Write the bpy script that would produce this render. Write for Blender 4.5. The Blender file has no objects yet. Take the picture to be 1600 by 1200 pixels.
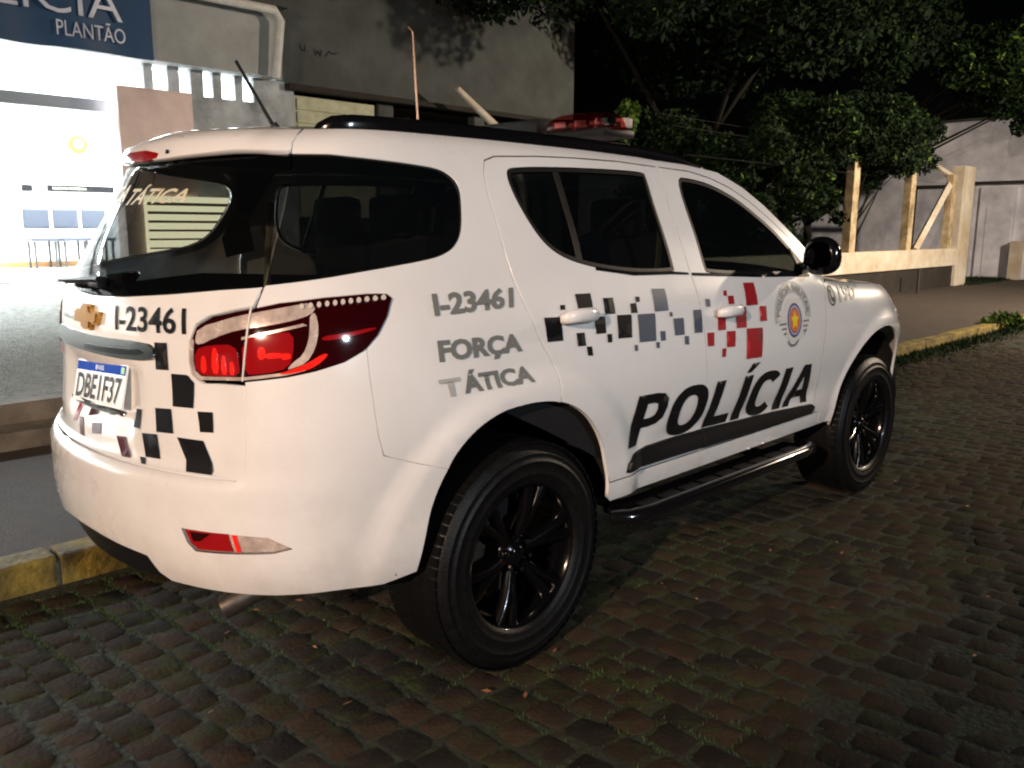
import bpy, bmesh, math, random
import numpy as np
from mathutils import Vector, Matrix
from mathutils.geometry import delaunay_2d_cdt
random.seed(7); rng = np.random.default_rng(7)
sc = bpy.context.scene
COL = sc.collection
# ------------------------------------------------------------------ camera
cam_d = bpy.data.cameras.new('camera'); cam = bpy.data.objects.new('camera', cam_d); COL.objects.link(cam)
sc.camera = cam
CAM = np.array([-.8055, -2.7559, 1.4598]); YAW, PITCH, ROLL = .77901, -.18180, .004876
def cam_axes():
    cy, sy, cp, sp = math.cos(YAW), math.sin(YAW), math.cos(PITCH), math.sin(PITCH)
    f = np.array([cp*cy, cp*sy, sp]); r = np.array([sy, -cy, 0.]); u = np.cross(r, f)
    c, s = math.cos(ROLL), math.sin(ROLL)
    return c*r+s*u, -s*r+c*u, f
_r, _u, _f = cam_axes()
cam.matrix_world = Matrix(((_r[0], _u[0], -_f[0], CAM[0]), (_r[1], _u[1], -_f[1], CAM[1]), (_r[2], _u[2], -_f[2], CAM[2]), (0, 0, 0, 1)))
cam_d.sensor_width = 36; cam_d.lens = 1333.67/1600*36; cam_d.clip_end = 300; cam_d.clip_start = .05
# ------------------------------------------------------------------ night sky, lamps, exposure
w = bpy.data.worlds.new('World'); sc.world = w; w.use_nodes = True
nt = w.node_tree; sky = nt.nodes.new('ShaderNodeTexSky'); sky.sky_type = 'NISHITA'; sky.sun_disc = False
sky.sun_elevation = math.radians(-6); sky.sun_rotation = math.radians(110)
nt.links.new(sky.outputs[0], nt.nodes['Background'].inputs[0]); nt.nodes['Background'].inputs[1].default_value = .05
sc.view_settings.view_transform = 'Standard'; sc.view_settings.look = 'None'; sc.view_settings.exposure = 0; sc.view_settings.gamma = 1
sc.render.engine = 'CYCLES'; sc.cycles.pixel_filter_type = 'BLACKMAN_HARRIS'; sc.cycles.filter_width = 2.1
def lamp(name, loc, aim, power, col, size=.3, kind='AREA', spread=170):
    l = bpy.data.lights.new(name, kind); o = bpy.data.objects.new(name, l); COL.objects.link(o)
    l.energy = power; l.color = col
    if kind == 'AREA': l.shape = 'DISK'; l.size = size; l.spread = math.radians(spread)
    else: l.shadow_soft_size = size
    o.location = loc; d = Vector(aim)-Vector(loc); o.rotation_euler = d.to_track_quat('-Z', 'Y').to_euler()
    return o
LAMPS = dict(
    street_rear=((-12.3, -5.9, 5.2), (.8, -1.0, .5), 325, (1, .71, .52), .35, 'AREA', 70),
    street_side=((-1.5, -13.0, 4.6), (2.5, 0, .8), 120, (.78, .89, 1.0), .5, 'AREA', 80),
    street_front=((17.0, -4.6, 5.4), (15.5, 2.0, 0.0), 1650, (1, .80, .60), .4, 'AREA', 150),
)
lamp_objs = {k: lamp(k+'_light', *v) for k, v in LAMPS.items()}

# ------------------------------------------------------------------ materials
def mat(name, col, rough=.6, metal=0, coat=0, spec=.5, noise=0, nscale=20, bump=0, bscale=60, emit=None, es=0, dark=None, trans=0, alpha=1, detail=6, warp=None, dirt=False):
    m = bpy.data.materials.new(name); m.use_nodes = True; n = m.node_tree; b = n.nodes['Principled BSDF']; L = n.links.new
    b.inputs['Base Color'].default_value = (*col, 1); b.inputs['Roughness'].default_value = rough
    b.inputs['Metallic'].default_value = metal; b.inputs['Coat Weight'].default_value = coat; b.inputs['Coat Roughness'].default_value = .04
    b.inputs['Specular IOR Level'].default_value = spec
    tc = n.nodes.new('ShaderNodeTexCoord')
    if noise:
        t = n.nodes.new('ShaderNodeTexNoise'); t.inputs['Scale'].default_value = nscale; t.inputs['Detail'].default_value = detail; t.inputs['Roughness'].default_value = .65
        L(tc.outputs['Object'], t.inputs['Vector'])
        cr = n.nodes.new('ShaderNodeValToRGB'); d = dark or tuple(c*(1-noise) for c in col)
        cr.color_ramp.elements[0].color = (*d, 1); cr.color_ramp.elements[1].color = (*[min(1, c*(1+noise*.35)) for c in col], 1)
        cr.color_ramp.elements[0].position = .32; cr.color_ramp.elements[1].position = .66
        L(t.outputs['Fac'], cr.inputs[0]); L(cr.outputs[0], b.inputs['Base Color'])
        mr = n.nodes.new('ShaderNodeMapRange'); mr.inputs[3].default_value = max(.02, rough-.12); mr.inputs[4].default_value = min(1, rough+.12)
        L(t.outputs['Fac'], mr.inputs[0]); L(mr.outputs[0], b.inputs['Roughness'])
    if bump:
        t2 = n.nodes.new('ShaderNodeTexNoise'); t2.inputs['Scale'].default_value = bscale; t2.inputs['Detail'].default_value = 8
        L(tc.outputs['Object'], t2.inputs['Vector']); bp = n.nodes.new('ShaderNodeBump'); bp.inputs['Strength'].default_value = bump; bp.inputs['Distance'].default_value = .02
        L(t2.outputs['Fac'], bp.inputs['Height']); L(bp.outputs[0], b.inputs['Normal'])
    if emit: b.inputs['Emission Color'].default_value = (*emit, 1); b.inputs['Emission Strength'].default_value = es
    if dirt:    # road film thrown up on the lower body
        sx = n.nodes.new('ShaderNodeSeparateXYZ'); L(tc.outputs['Object'], sx.inputs[0]); t3 = n.nodes.new('ShaderNodeTexNoise'); t3.inputs['Scale'].default_value = 7; t3.inputs['Detail'].default_value = 12; t3.inputs['Roughness'].default_value = .7; L(tc.outputs['Object'], t3.inputs['Vector'])
        m1 = n.nodes.new('ShaderNodeMapRange'); m1.inputs[1].default_value = .95; m1.inputs[2].default_value = .42; m1.inputs[3].default_value = 0; m1.inputs[4].default_value = .75; L(sx.outputs[2], m1.inputs[0])
        m2 = n.nodes.new('ShaderNodeMath'); m2.operation = 'MULTIPLY'; L(m1.outputs[0], m2.inputs[0]); L(t3.outputs['Fac'], m2.inputs[1]); m4 = n.nodes.new('ShaderNodeMath'); m4.operation = 'MULTIPLY'; L(m2.outputs[0], m4.inputs[0]); L(t3.outputs['Fac'], m4.inputs[1])
        mx = n.nodes.new('ShaderNodeMix'); mx.data_type = 'RGBA'; src = b.inputs['Base Color'].links[0].from_socket; L(m4.outputs[0], mx.inputs[0]); L(src, mx.inputs[6]); mx.inputs[7].default_value = (.30, .23, .16, 1); L(mx.outputs[2], b.inputs['Base Color'])
    if trans:   # tinted pane: part of the light goes straight through
        tr = n.nodes.new('ShaderNodeBsdfTransparent'); tr.inputs[0].default_value = (*alpha, 1) if isinstance(alpha, tuple) else (1, 1, 1, 1)
        mx = n.nodes.new('ShaderNodeMixShader'); mx.inputs[0].default_value = trans
        L(b.outputs[0], mx.inputs[1]); L(tr.outputs[0], mx.inputs[2]); L(mx.outputs[0], n.nodes['Material Output'].inputs[0])
    return m
M = dict(
    paint=mat('white_car_paint', (.80, .80, .79), .30, coat=1, noise=.06, nscale=2.2, detail=12, dirt=True),
    black_gloss=mat('black_gloss', (.004, .004, .005), .14, coat=.5),
    black_plastic=mat('black_plastic', (.007, .007, .008), .45, spec=.3, noise=.2, nscale=60),
    glass=mat('tinted_glass', (.004, .005, .006), .03, spec=.5, trans=.5, alpha=(.45, .5, .5)),
    rear_glass=mat('dark_tinted_glass', (.004, .005, .006), .03, spec=.6, trans=.62, alpha=(.60, .62, .60)),
    quarter_glass=mat('privacy_glass', (.003, .004, .005), .03, spec=.6, trans=.34, alpha=(.50, .52, .52)),
    rim=mat('rim_black', (.002, .002, .0025), .16, coat=.3, spec=.35),
    rubber=mat('tyre_rubber', (.005, .005, .0055), .42, spec=.22, noise=.3, nscale=35, bump=.15, bscale=160),
    chrome=mat('chrome', (.42, .40, .39), .10, metal=1),
    gold=mat('gold_badge', (.40, .22, .05), .55, metal=.2, spec=.2),
    steel=mat('dull_steel', (.14, .12, .10), .45, metal=.8, noise=.3, nscale=30),
    decal_black=mat('decal_black', (.005, .005, .006), .5, spec=.2),
    decal_slate=mat('decal_slate', (.075, .095, .13), .4),
    decal_red=mat('decal_red', (.33, .016, .022), .38),
    decal_purple=mat('decal_wine', (.09, .032, .045), .4),
    decal_grey=mat('decal_grey', (.16, .17, .16), .45),
    decal_silver=mat('decal_silver', (.42, .43, .41), .4),
    decal_blue=mat('decal_blue', (.06, .07, .26), .4), decal_orange=mat('decal_orange', (.65, .14, .05), .4), decal_yellow=mat('decal_yellow', (.75, .58, .02), .4),
    decal_pale=mat('decal_pale', (.62, .60, .56), .45), decal_cream=mat('decal_cream', (.62, .60, .45), .4),
    lamp_dark=mat('lamp_dark_red', (.022, .001, .002), .08, coat=.8),
    lamp_red=mat('lamp_red', (.30, .005, .008), .10, coat=1),
    lamp_bright=mat('lamp_bright_red', (.85, .015, .01), .12, coat=1, emit=(1, .02, .01), es=.25),  # faint emission stands in for light flashing off the red reflectors
    lamp_clear=mat('lamp_clear', (.70, .58, .52), .25, metal=.35, coat=.8, noise=.35, nscale=24),
    lamp_led=mat('lamp_led', (.62, .58, .52), .12, coat=1),
    plate_white=mat('plate_white', (.90, .92, .90), .3, coat=.3), plate_blue=mat('plate_blue', (.006, .07, .55), .7, spec=.1), plate_green=mat('plate_green', (.3, .7, .25), .4),
    seat=mat('seat_cloth', (.02, .021, .023), .8, noise=.3, nscale=50), liner=mat('cabin_lining', (.012, .012, .013), .9, spec=.2),
    belt=mat('seat_belt', (.28, .27, .18), .7),
)
# ------------------------------------------------------------------ object helpers
def mk(name, verts, faces, m, parent=None, smooth=False, normals=None, kind=None):
    me = bpy.data.meshes.new(name); me.from_pydata([tuple(map(float, v)) for v in verts], [], [tuple(map(int, f)) for f in faces]); me.update()
    for mm in (m if isinstance(m, (list, tuple)) else [m]): me.materials.append(mm)
    if smooth: me.polygons.foreach_set('use_smooth', [True]*len(me.polygons))
    if normals is not None: me.normals_split_custom_set_from_vertices([tuple(map(float, n)) for n in normals])
    o = bpy.data.objects.new(name, me); COL.objects.link(o)
    if parent is not None: o.parent = parent
    if kind: o['kind'] = kind
    return o
def bmo(name, bm, m, parent=None, smooth=False, kind=None, auto=None):
    me = bpy.data.meshes.new(name); bm.normal_update(); bm.to_mesh(me); bm.free()
    for mm in (m if isinstance(m, (list, tuple)) else [m]): me.materials.append(mm)
    if smooth: me.polygons.foreach_set('use_smooth', [True]*len(me.polygons))
    if auto: me.set_sharp_from_angle(angle=math.radians(auto))
    o = bpy.data.objects.new(name, me); COL.objects.link(o)
    if parent is not None: o.parent = parent
    if kind: o['kind'] = kind
    return o
def empty(name, loc, label, cat, group=None):
    o = bpy.data.objects.new(name, None); COL.objects.link(o); o.location = loc; o.empty_display_size = .2
    tag(o, label, cat, group); return o
def tag(o, label=None, cat=None, group=None, kind=None):
    if label: o['label'] = label
    if cat: o['category'] = cat
    if group: o['group'] = group
    if kind: o['kind'] = kind
    return o
def box(bm, c, s, bev=0, rot=None):
    g = bmesh.ops.create_cube(bm, size=1); vs = g['verts']
    bmesh.ops.scale(bm, vec=s, verts=vs)
    if bev:
        es = list({e for v in vs for e in v.link_edges}); r = bmesh.ops.bevel(bm, geom=es, offset=bev, segments=2, affect='EDGES', profile=.6); vs = list({v for f in r['faces'] for v in f.verts} | {v for v in vs if v.is_valid})
    if rot is not None: bmesh.ops.rotate(bm, cent=(0, 0, 0), matrix=rot, verts=vs)
    bmesh.ops.translate(bm, vec=c, verts=vs); return vs
def boxo(name, c, s, m, parent=None, bev=0, rot=None, kind=None, smooth=False):
    bm = bmesh.new(); box(bm, c, s, bev, rot); return bmo(name, bm, m, parent, smooth, kind)
def b2(name, lo, hi, m, parent=None, bev=0, kind=None):
    lo, hi = np.array(lo, float), np.array(hi, float); return boxo(name, (lo+hi)/2, hi-lo, m, parent, bev, None, kind)
def tube(bm, pts, r, n=10, cap=True):
    pts = [Vector(p) for p in pts]; rs = r if hasattr(r, '__len__') else [r]*len(pts); rings = []
    up = Vector((0, 0, 1))
    for i, p in enumerate(pts):
        d = (pts[min(i+1, len(pts)-1)]-pts[max(i-1, 0)]).normalized()
        a = d.cross(up if abs(d.z) < .95 else Vector((1, 0, 0))).normalized(); b = d.cross(a)
        rings.append([bm.verts.new(p+(a*math.cos(t)+b*math.sin(t))*rs[i]) for t in [2*math.pi*k/n for k in range(n)]])
    for i in range(len(rings)-1):
        for k in range(n): bm.faces.new((rings[i][k], rings[i][(k+1) % n], rings[i+1][(k+1) % n], rings[i+1][k]))
    if cap: bm.faces.new(rings[0][::-1]); bm.faces.new(rings[-1])
def tubeo(name, pts, r, m, parent=None, n=10, smooth=True):
    bm = bmesh.new(); tube(bm, pts, r, n); bmesh.ops.recalc_face_normals(bm, faces=bm.faces[:]); return bmo(name, bm, m, parent, smooth, auto=50)
def lathe(prof, n=64, axis='y'):
    V, F = [], []
    for i in range(n):
        a = 2*math.pi*i/n
        for r, y in prof: V.append((r*math.cos(a), y, r*math.sin(a)))
    k = len(prof)
    for i in range(n):
        for j in range(k-1):
            a, b = i*k+j, ((i+1) % n)*k+j; F.append((a, b, b+1, a+1))
    return V, F
def textmesh(s, offset=0, shear=0):
    c = bpy.data.curves.new('text', 'FONT'); c.body = s; c.offset = offset; c.shear = shear; c.resolution_u = 3
    o = bpy.data.objects.new('text', c); COL.objects.link(o)
    dg = bpy.context.evaluated_depsgraph_get(); me = bpy.data.meshes.new_from_object(o.evaluated_get(dg))
    bm = bmesh.new(); bm.from_mesh(me); bpy.data.objects.remove(o); bpy.data.curves.remove(c); bpy.data.meshes.remove(me)
    bmesh.ops.remove_doubles(bm, verts=bm.verts[:], dist=1e-5); bmesh.ops.triangulate(bm, faces=bm.faces[:])
    return bm
def text_on(name, s, fn, m, parent=None, offset=0, shear=0, cuts=2, thick=0):
    """letters as a thin sheet of geometry mapped by fn(u,v)"""
    bm = textmesh(s, offset, shear)
    for _ in range(cuts):
        L = [e for e in bm.edges if e.calc_length() > .18]
        if L: bmesh.ops.subdivide_edges(bm, edges=L, cuts=1); bmesh.ops.triangulate(bm, faces=bm.faces[:])
    P = np.array([v.co[:2] for v in bm.verts]); lo, hi = P.min(0), P.max(0); UV = (P-lo)/(hi-lo)
    Q = fn(UV[:, 0], UV[:, 1])
    for v, q in zip(bm.verts, Q): v.co = q
    return bmo(name, bm, m, parent)
def flat_fn(o, ux, uz):
    o, ux, uz = map(lambda a: np.array(a, float), (o, ux, uz)); return lambda u, v: o+u[:, None]*ux+v[:, None]*uz
# ---------- car body surface: chart (q, z) -> point; q is x along the flank and wraps round both corners ----------
def nspline(xs, ys):
    xs=np.asarray(xs,float); ys=np.asarray(ys,float); n=len(xs); h=np.diff(xs)
    A=np.zeros((n,n)); b=np.zeros(n); A[0,0]=A[-1,-1]=1
    for i in range(1,n-1):
        A[i,i-1]=h[i-1]; A[i,i]=2*(h[i-1]+h[i]); A[i,i+1]=h[i]
        b[i]=6*((ys[i+1]-ys[i])/h[i]-(ys[i]-ys[i-1])/h[i-1])
    m=np.linalg.solve(A,b)
    def f(x):
        x=np.clip(np.asarray(x,float),xs[0],xs[-1])
        i=np.clip(np.searchsorted(xs,x)-1,0,n-2); hh=h[i]; a=(xs[i+1]-x)/hh; c=(x-xs[i])/hh
        return a*ys[i]+c*ys[i+1]+((a**3-a)*m[i]+(c**3-c)*m[i+1])*hh*hh/6
    return f
def sstep(a,b,x):
    t=np.clip((x-a)/(b-a),0,1); return t*t*(3-2*t)
QA, QB = -.62,5.42
_q =[-1.24+.32,-.62,-.32,-.05,.14,.31,.50,.75,1.0,1.5,2.2,3.0,3.6,4.0,4.25,4.45,4.62,4.82,5.12,5.42,5.72]
_x =[.045,.02,.045,.12,.21,.33,.485,.745,1.0,1.5,2.2,3.0,3.6,4.0,4.24,4.42,4.56,4.67,4.75,4.775,4.75]
_w =[-.30,0,.30,.56,.715,.82,.885,.93,.945,.957,.96,.955,.95,.935,.895,.825,.715,.55,.28,0,-.28]
fx=nspline(_q,_x); fw=nspline(_q,_w)
# half width relative to .95 by height
fprof=nspline([.30,.40,.47,.55,.64,.72,.82,.92,1.02,1.12,1.20,1.26,1.34,1.44,1.54,1.62,1.69,1.74,1.78],
              [.87,.905,.935,.955,.962,.972,.990,1.0,.998,.985,.968,.945,.912,.868,.815,.772,.730,.680,.60])
# rear centre setback by height
frear=nspline([.28,.36,.44,.52,.60,.70,.76,.80,.86,.95,1.05,1.15,1.22,1.30,1.40,1.50,1.58,1.64,1.68,1.72,1.78],
              [.19,.125,.08,.055,.045,.045,.05,.06,.065,.075,.08,.085,.095,.125,.175,.23,.27,.295,.305,.34,.46])
ffront=nspline([.28,.40,.55,.70,.85,.95,1.05,1.12,1.25,1.78],[-.08,-.02,0,0,-.03,-.07,-.15,-.24,-.45,-1.6])
fadeR=lambda q: 1-sstep(.10,1.0,q)
fadeF=lambda q: sstep(3.9,4.9,q)
def topz(q): # fender top height
    return 1.215-.04*sstep(3.2,3.9,q)-.10*sstep(3.8,4.9,q)
def S(q,z,off=0.0):
    """right-hand flank: returns (...,3) with y negative"""
    q=np.asarray(q,float); z=np.asarray(z,float)
    if np.ndim(off) or off!=0:
        e=1e-3; P=S(q,z); du=S(q+e,z)-S(q-e,z); dv=S(q,z+e)-S(q,z-e)
        n=np.cross(du,dv); n/=np.linalg.norm(n,axis=-1,keepdims=True)+1e-12
        return P+n*np.asarray(off)[...,None]
    q,z=np.broadcast_arrays(q,z)
    mr=q<QA; mf=q>QB; sgn=np.where(mr|mf,-1.,1.)
    q=np.where(mr,2*QA-q,q); q=np.where(mf,2*QB-q,q)
    x=fx(q)+frear(z)*fadeR(q)+ffront(z)*fadeF(q)
    prof=fprof(z)
    # front wing: rolls over to the bonnet
    T=topz(q); t=np.clip((z-(T-.24))/.26,0,1.15); wing=1.0-.155*(1-np.sqrt(np.clip(1-np.minimum(t,.995)**2,0,1)))
    k=sstep(3.05,3.5,q)*sstep(.9,1.02,z); prof=prof*(1-k)+np.where(t>0,wing,prof)*k
    # tuck-in of the greenhouse towards the tail
    w=fw(q)*prof-.035*sstep(1.15,1.6,z)*(1-sstep(.3,1.6,q))*sstep(-.6,.1,q)
    # rear shelf: tailgate sits inboard of the bumper
    x=x+.035*sstep(.765,.80,z)*(1-sstep(-.02,.16,q))
    # recess round the number plate
    x=x+.020*(1-sstep(.225,.33,np.abs(q-QA)))*sstep(.81,.905,z)*(1-sstep(1.04,1.072,z))
    # wheel-arch flares
    for hx in (1.13,3.975):
        r=np.hypot(x-hx,(z-.40)*1.0); w=w+.022*(1-sstep(.55,.64,r))*sstep(.3,.8,q)*(1-sstep(4.4,4.75,q))
    # lower door swage
    w=w-.012*np.exp(-((z-.66)/.05)**2)*sstep(1.75,1.95,q)*(1-sstep(3.05,3.3,q))
    return np.stack([x,-w*sgn,z],-1)
# ------------------------------------------------------------------ panels cut from the body surface
def pip(P, poly):
    x, y = P[:, 0], P[:, 1]; px, py = poly[:, 0], poly[:, 1]; ins = np.zeros(len(P), bool); j = len(poly)-1
    for i in range(len(poly)):
        c = (py[i] > y) != (py[j] > y)
        with np.errstate(divide='ignore', invalid='ignore'): xi = (px[j]-px[i])*(y-py[i])/(py[j]-py[i]+1e-15)+px[i]
        ins ^= c & (x < xi); j = i
    return ins
def area(p): x, y = p[:, 0], p[:, 1]; return .5*np.sum(x*np.roll(y, -1)-np.roll(x, -1)*y)
def resample(poly, step):
    out = []; n = len(poly)
    for i in range(n):
        a, b = poly[i], poly[(i+1) % n]; k = max(1, int(math.ceil(np.hypot(*(b-a))/step)))
        for t in range(k): out.append(a+(b-a)*t/k)
    return np.array(out)
def smooth_poly(poly, it=2):
    poly = np.array(poly, float)
    for _ in range(it):     # Chaikin
        nx = np.roll(poly, -1, 0); poly = np.stack([poly*.75+nx*.25, poly*.25+nx*.75], 1).reshape(-1, 2)
    return poly
def inset(poly, g):
    if area(poly) < 0: poly = poly[::-1]
    d = np.roll(poly, -1, 0)-poly; d /= np.linalg.norm(d, axis=1, keepdims=True)+1e-12
    n = np.stack([-d[:, 1], d[:, 0]], 1); nn = n+np.roll(n, 1, 0); nn /= np.maximum(np.linalg.norm(nn, axis=1, keepdims=True), .5)
    return poly+nn*g
def dist_poly(P, poly):
    a = poly; b = np.roll(poly, -1, 0); best = np.full(len(P), 9.)
    for i in range(len(a)):
        ab = b[i]-a[i]; t = np.clip(((P-a[i])@ab)/(ab@ab+1e-12), 0, 1); best = np.minimum(best, np.hypot(*(P-a[i]-t[:, None]*ab).T))
    return best
def cdt(outer, holes, sp):
    loops = [resample(outer, sp)]+[resample(h, sp) for h in holes]
    V, E = [], []
    for L in loops:
        k = len(V); V += [Vector(p) for p in L]; E += [(k+i, k+(i+1) % len(L)) for i in range(len(L))]
    lo, hi = outer.min(0), outer.max(0)
    gx, gy = np.meshgrid(np.arange(lo[0]+sp*.5, hi[0], sp), np.arange(lo[1]+sp*.5, hi[1], sp*.9)); gx[::2] += sp*.5
    G = np.stack([gx.ravel(), gy.ravel()], 1); k = pip(G, loops[0]) & (dist_poly(G, loops[0]) > sp*.45)
    for h in loops[1:]: k &= ~pip(G, h) & (dist_poly(G, h) > sp*.45)
    V += [Vector(p) for p in G[k]]
    r = delaunay_2d_cdt(V, E, [], 0, 1e-6); P = np.array([v[:] for v in r[0]]); T = np.array([f for f in r[2] if len(f) == 3])
    C = P[T].mean(1); ok = pip(C, loops[0])
    for h in loops[1:]: ok &= ~pip(C, h)
    T = T[ok]; A = P[T]; s = (A[:, 1, 0]-A[:, 0, 0])*(A[:, 2, 1]-A[:, 0, 1])-(A[:, 2, 0]-A[:, 0, 0])*(A[:, 1, 1]-A[:, 0, 1])
    T[s < 0] = T[s < 0][:, ::-1]
    return P, T, loops
def nrm(q, z, fn=S):
    e = 2e-3; n = np.cross(fn(q+e, z)-fn(q-e, z), fn(q, z+e)-fn(q, z-e)); return n/(np.linalg.norm(n, axis=-1, keepdims=True)+1e-12)
def panel(name, outer, m, parent, holes=(), off=0., rim=.012, gap=.0025, sp=.035, side=1, sm=0, holegap=None, offf=None, tuck=None):
    """one panel following the body surface; rim folds its edge inwards so shut lines are real gaps"""
    outer = np.array(outer, float)
    if area(outer) < 0: outer = outer[::-1]
    if sm: outer = smooth_poly(outer, sm)
    outer = inset(resample(outer, max(sp, .02)), gap); H = []
    for h in holes:
        h = np.array(h, float); h = h if area(h) > 0 else h[::-1]
        H.append(inset(h, -(gap if holegap is None else holegap)))
    P, T, loops = cdt(outer, H, sp); q, z = P[:, 0], P[:, 1]
    N = nrm(q, z); O = np.full(len(P), float(off)) if offf is None else offf(q, z)
    X = S(q, z)+N*O[:, None]
    V = list(X); Nn = list(N); F = [tuple(t) for t in T]
    if rim:
        for L in loops:
            L = np.array(L); lq, lz = L[:, 0], L[:, 1]; n = nrm(lq, lz); o = np.full(len(L), float(off)) if offf is None else offf(lq, lz)
            a = S(lq, lz)+n*o[:, None]; b = a-n*rim; k = len(V); m_ = len(L)
            t = np.roll(a, -1, 0)-a; out = np.cross(t, n); out /= np.linalg.norm(out, axis=1, keepdims=True)+1e-9
            V += list(a)+list(b); mid = out*.8+n*.6; Nn += list(mid)+list(out)
            F += [(k+i, k+m_+i, k+m_+(i+1) % m_, k+(i+1) % m_) for i in range(m_)]
    V = np.array(V); Nn = np.array(Nn)
    if side < 0: V = V*[1, -1, 1]; Nn = Nn*[1, -1, 1]; F = [f[::-1] for f in F]
    return mk(name, V, F, m, parent, smooth=True, normals=Nn)
def both(name, *a, **k): return panel(name, *a, side=1, **k), panel(name, *a, side=-1, **k)
def mirq(L): return [(2*QA-q, z) for q, z in reversed(L)]
def quad_fn(qd, off=.003, side=1):
    tl, tr, br, bl = [np.array(a, float) for a in qd]
    def f(u, v):
        u = u[:, None]; v = v[:, None]; P = (bl*(1-u)+br*u)*(1-v)+(tl*(1-u)+tr*u)*v
        X = S(P[:, 0], P[:, 1]); N = nrm(P[:, 0], P[:, 1]); return X+N*off
    return f
# ------------------------------------------------------------------ the police car
car = empty('police_car', (0, 0, 0), 'white police SUV with black checker livery and black wheels parked at the kerb', 'car')
PNT = M['paint']
def catmull(P, k=4):
    P = np.array(P, float); P = np.vstack([2*P[0]-P[1], P, 2*P[-1]-P[-2]]); out = []
    for i in range(1, len(P)-2):
        for t in np.arange(k)/k: out.append(.5*(2*P[i]+(P[i+1]-P[i-1])*t+(2*P[i-1]-5*P[i]+4*P[i+1]-P[i+2])*t*t+(3*P[i]-P[i-1]-3*P[i+1]+P[i+2])*t**3))
    out.append(P[-2]); return [tuple(p) for p in out]
arch_r = [(.690,.452),(.705,.543),(.727,.651),(.761,.742),(.80,.813),(.87,.871),(.965,.908),(1.05,.918),(1.135,.918),(1.224,.904),(1.322,.865),(1.405,.800),(1.482,.701),(1.523,.588),(1.540,.500)]
ft = np.linspace(math.radians(188), math.radians(-12), 44)
arch_r0 = arch_r; arch_r = catmull(arch_r0, 4)
arch_f = [(3.885+.485*math.cos(t), .452+.492*math.sin(t)) for t in ft]
lampU = [(-.092,1.061),(-.098,1.095),(-.092,1.150),(-.070,1.190),(-.025,1.213),(.06,1.230),(.143,1.243),(.23,1.259),(.373,1.272),(.532,1.279),(.600,1.278),(.617,1.264)]
lampL = [(.617,1.264),(.592,1.218),(.553,1.170),(.501,1.130),(.434,1.104),(.333,1.083),(.243,1.068),(.108,1.053),(.0,1.046),(-.067,1.043),(-.092,1.061)]
tg_side = [(.206,1.668),(.192,1.50),(.175,1.302),(.160,1.25),(.135,1.15),(.112,1.053),(.112,.945),(.122,.865),(.118,.812),(.098,.783)]
A_line = [(2.123,1.728),(2.32,1.722),(2.553,1.700),(2.711,1.640),(2.846,1.562),(3.064,1.393),(3.17,1.30),(3.25,1.222)]
qwin0 = [(.181,1.304),(.209,1.664),(.40,1.664),(.556,1.658),(.70,1.652),(.849,1.644),(.945,1.634),(.99,1.610),(1.003,1.575),(.986,1.520),(.95,1.450),(.907,1.408),(.850,1.383),(.78,1.368),(.607,1.347),(.409,1.326)]
qwin_path = [(.209,1.664)]+catmull(qwin0[2:], 4)+[(.181,1.304)]
qwin = qwin_path
rdoor = [(1.536,.560)]+arch_r[36:51][::-1]+[(1.229,.956),(1.222,1.01),(1.164,1.104),(1.118,1.22),(1.100,1.312),(1.097,1.377),(1.104,1.475),(1.114,1.573),(1.128,1.635),(1.150,1.672),(1.20,1.688),(1.40,1.700),(1.60,1.706),(1.85,1.708),(2.108,1.700),(2.060,1.50),(2.062,1.29),(2.085,1.10),(2.130,.80),(2.165,.56)]
rwin = [(1.229,1.635),(1.245,1.648),(1.30,1.654),(1.437,1.662),(1.692,1.670),(1.985,1.672),(1.990,1.655),(1.965,1.50),(1.962,1.31),(1.955,1.297),(1.738,1.300),(1.554,1.319),(1.43,1.341),(1.345,1.368),(1.290,1.405),(1.255,1.46),(1.232,1.533),(1.222,1.600)]
rwin = [tuple(p) for p in smooth_poly(rwin, 2)]
fdoor = [(2.108,1.700),(2.317,1.694),(2.463,1.672),(2.60,1.634),(2.72,1.580),(2.837,1.508),(3.02,1.375),(3.12,1.290),(3.205,1.20),(3.180,1.10),(3.165,.90),(3.195,.63),(3.200,.56),(2.165,.56),(2.130,.80),(2.085,1.10),(2.062,1.29),(2.060,1.50)]
fwin = [(2.200,1.660),(2.293,1.660),(2.42,1.646),(2.53,1.616),(2.640,1.575),(2.814,1.470),(2.938,1.372),(3.02,1.300),(3.045,1.262),(3.040,1.250),(2.60,1.262),(2.185,1.284),(2.170,1.300),(2.176,1.475)]
fwin = [tuple(p) for p in smooth_poly(fwin, 2)]
side_out = [(.212,1.742),(.209,1.670)]+qwin_path+[(.176,1.299),(.160,1.247),(.23,1.259),(.373,1.272),(.532,1.279),(.600,1.278),(.617,1.264),(.592,1.218),(.553,1.170),(.512,1.136),(.515,1.05),(.525,.969),(.540,.90),(.564,.834),(.649,.803),(.772,.764)]+arch_r[14:]+[(1.56,.482),(3.26,.486),(3.26,.555),(3.200,.56)]+fdoor[8:12][::-1]+[(3.205,1.20),(3.25,1.222)]+A_line[::-1][1:]+[(2.0,1.735),(1.7,1.742),(1.2,1.746),(.8,1.746),(.5,1.744)]
bump_up = [(.512,1.136),(.501,1.130),(.434,1.104),(.333,1.083),(.243,1.068),(.112,1.053),(.112,.945),(.122,.865),(.118,.812),(.098,.783)]
bump_low = [(-.52,.536),(-.235,.520),(-.200,.470),(-.16,.448),(.043,.442),(.207,.437),(.40,.438),(.582,.432),(.690,.452)]
bump_r = bump_low+arch_r[2:13]+[(.772,.764),(.649,.803),(.564,.834),(.540,.90),(.525,.969),(.515,1.05)]+bump_up
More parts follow.
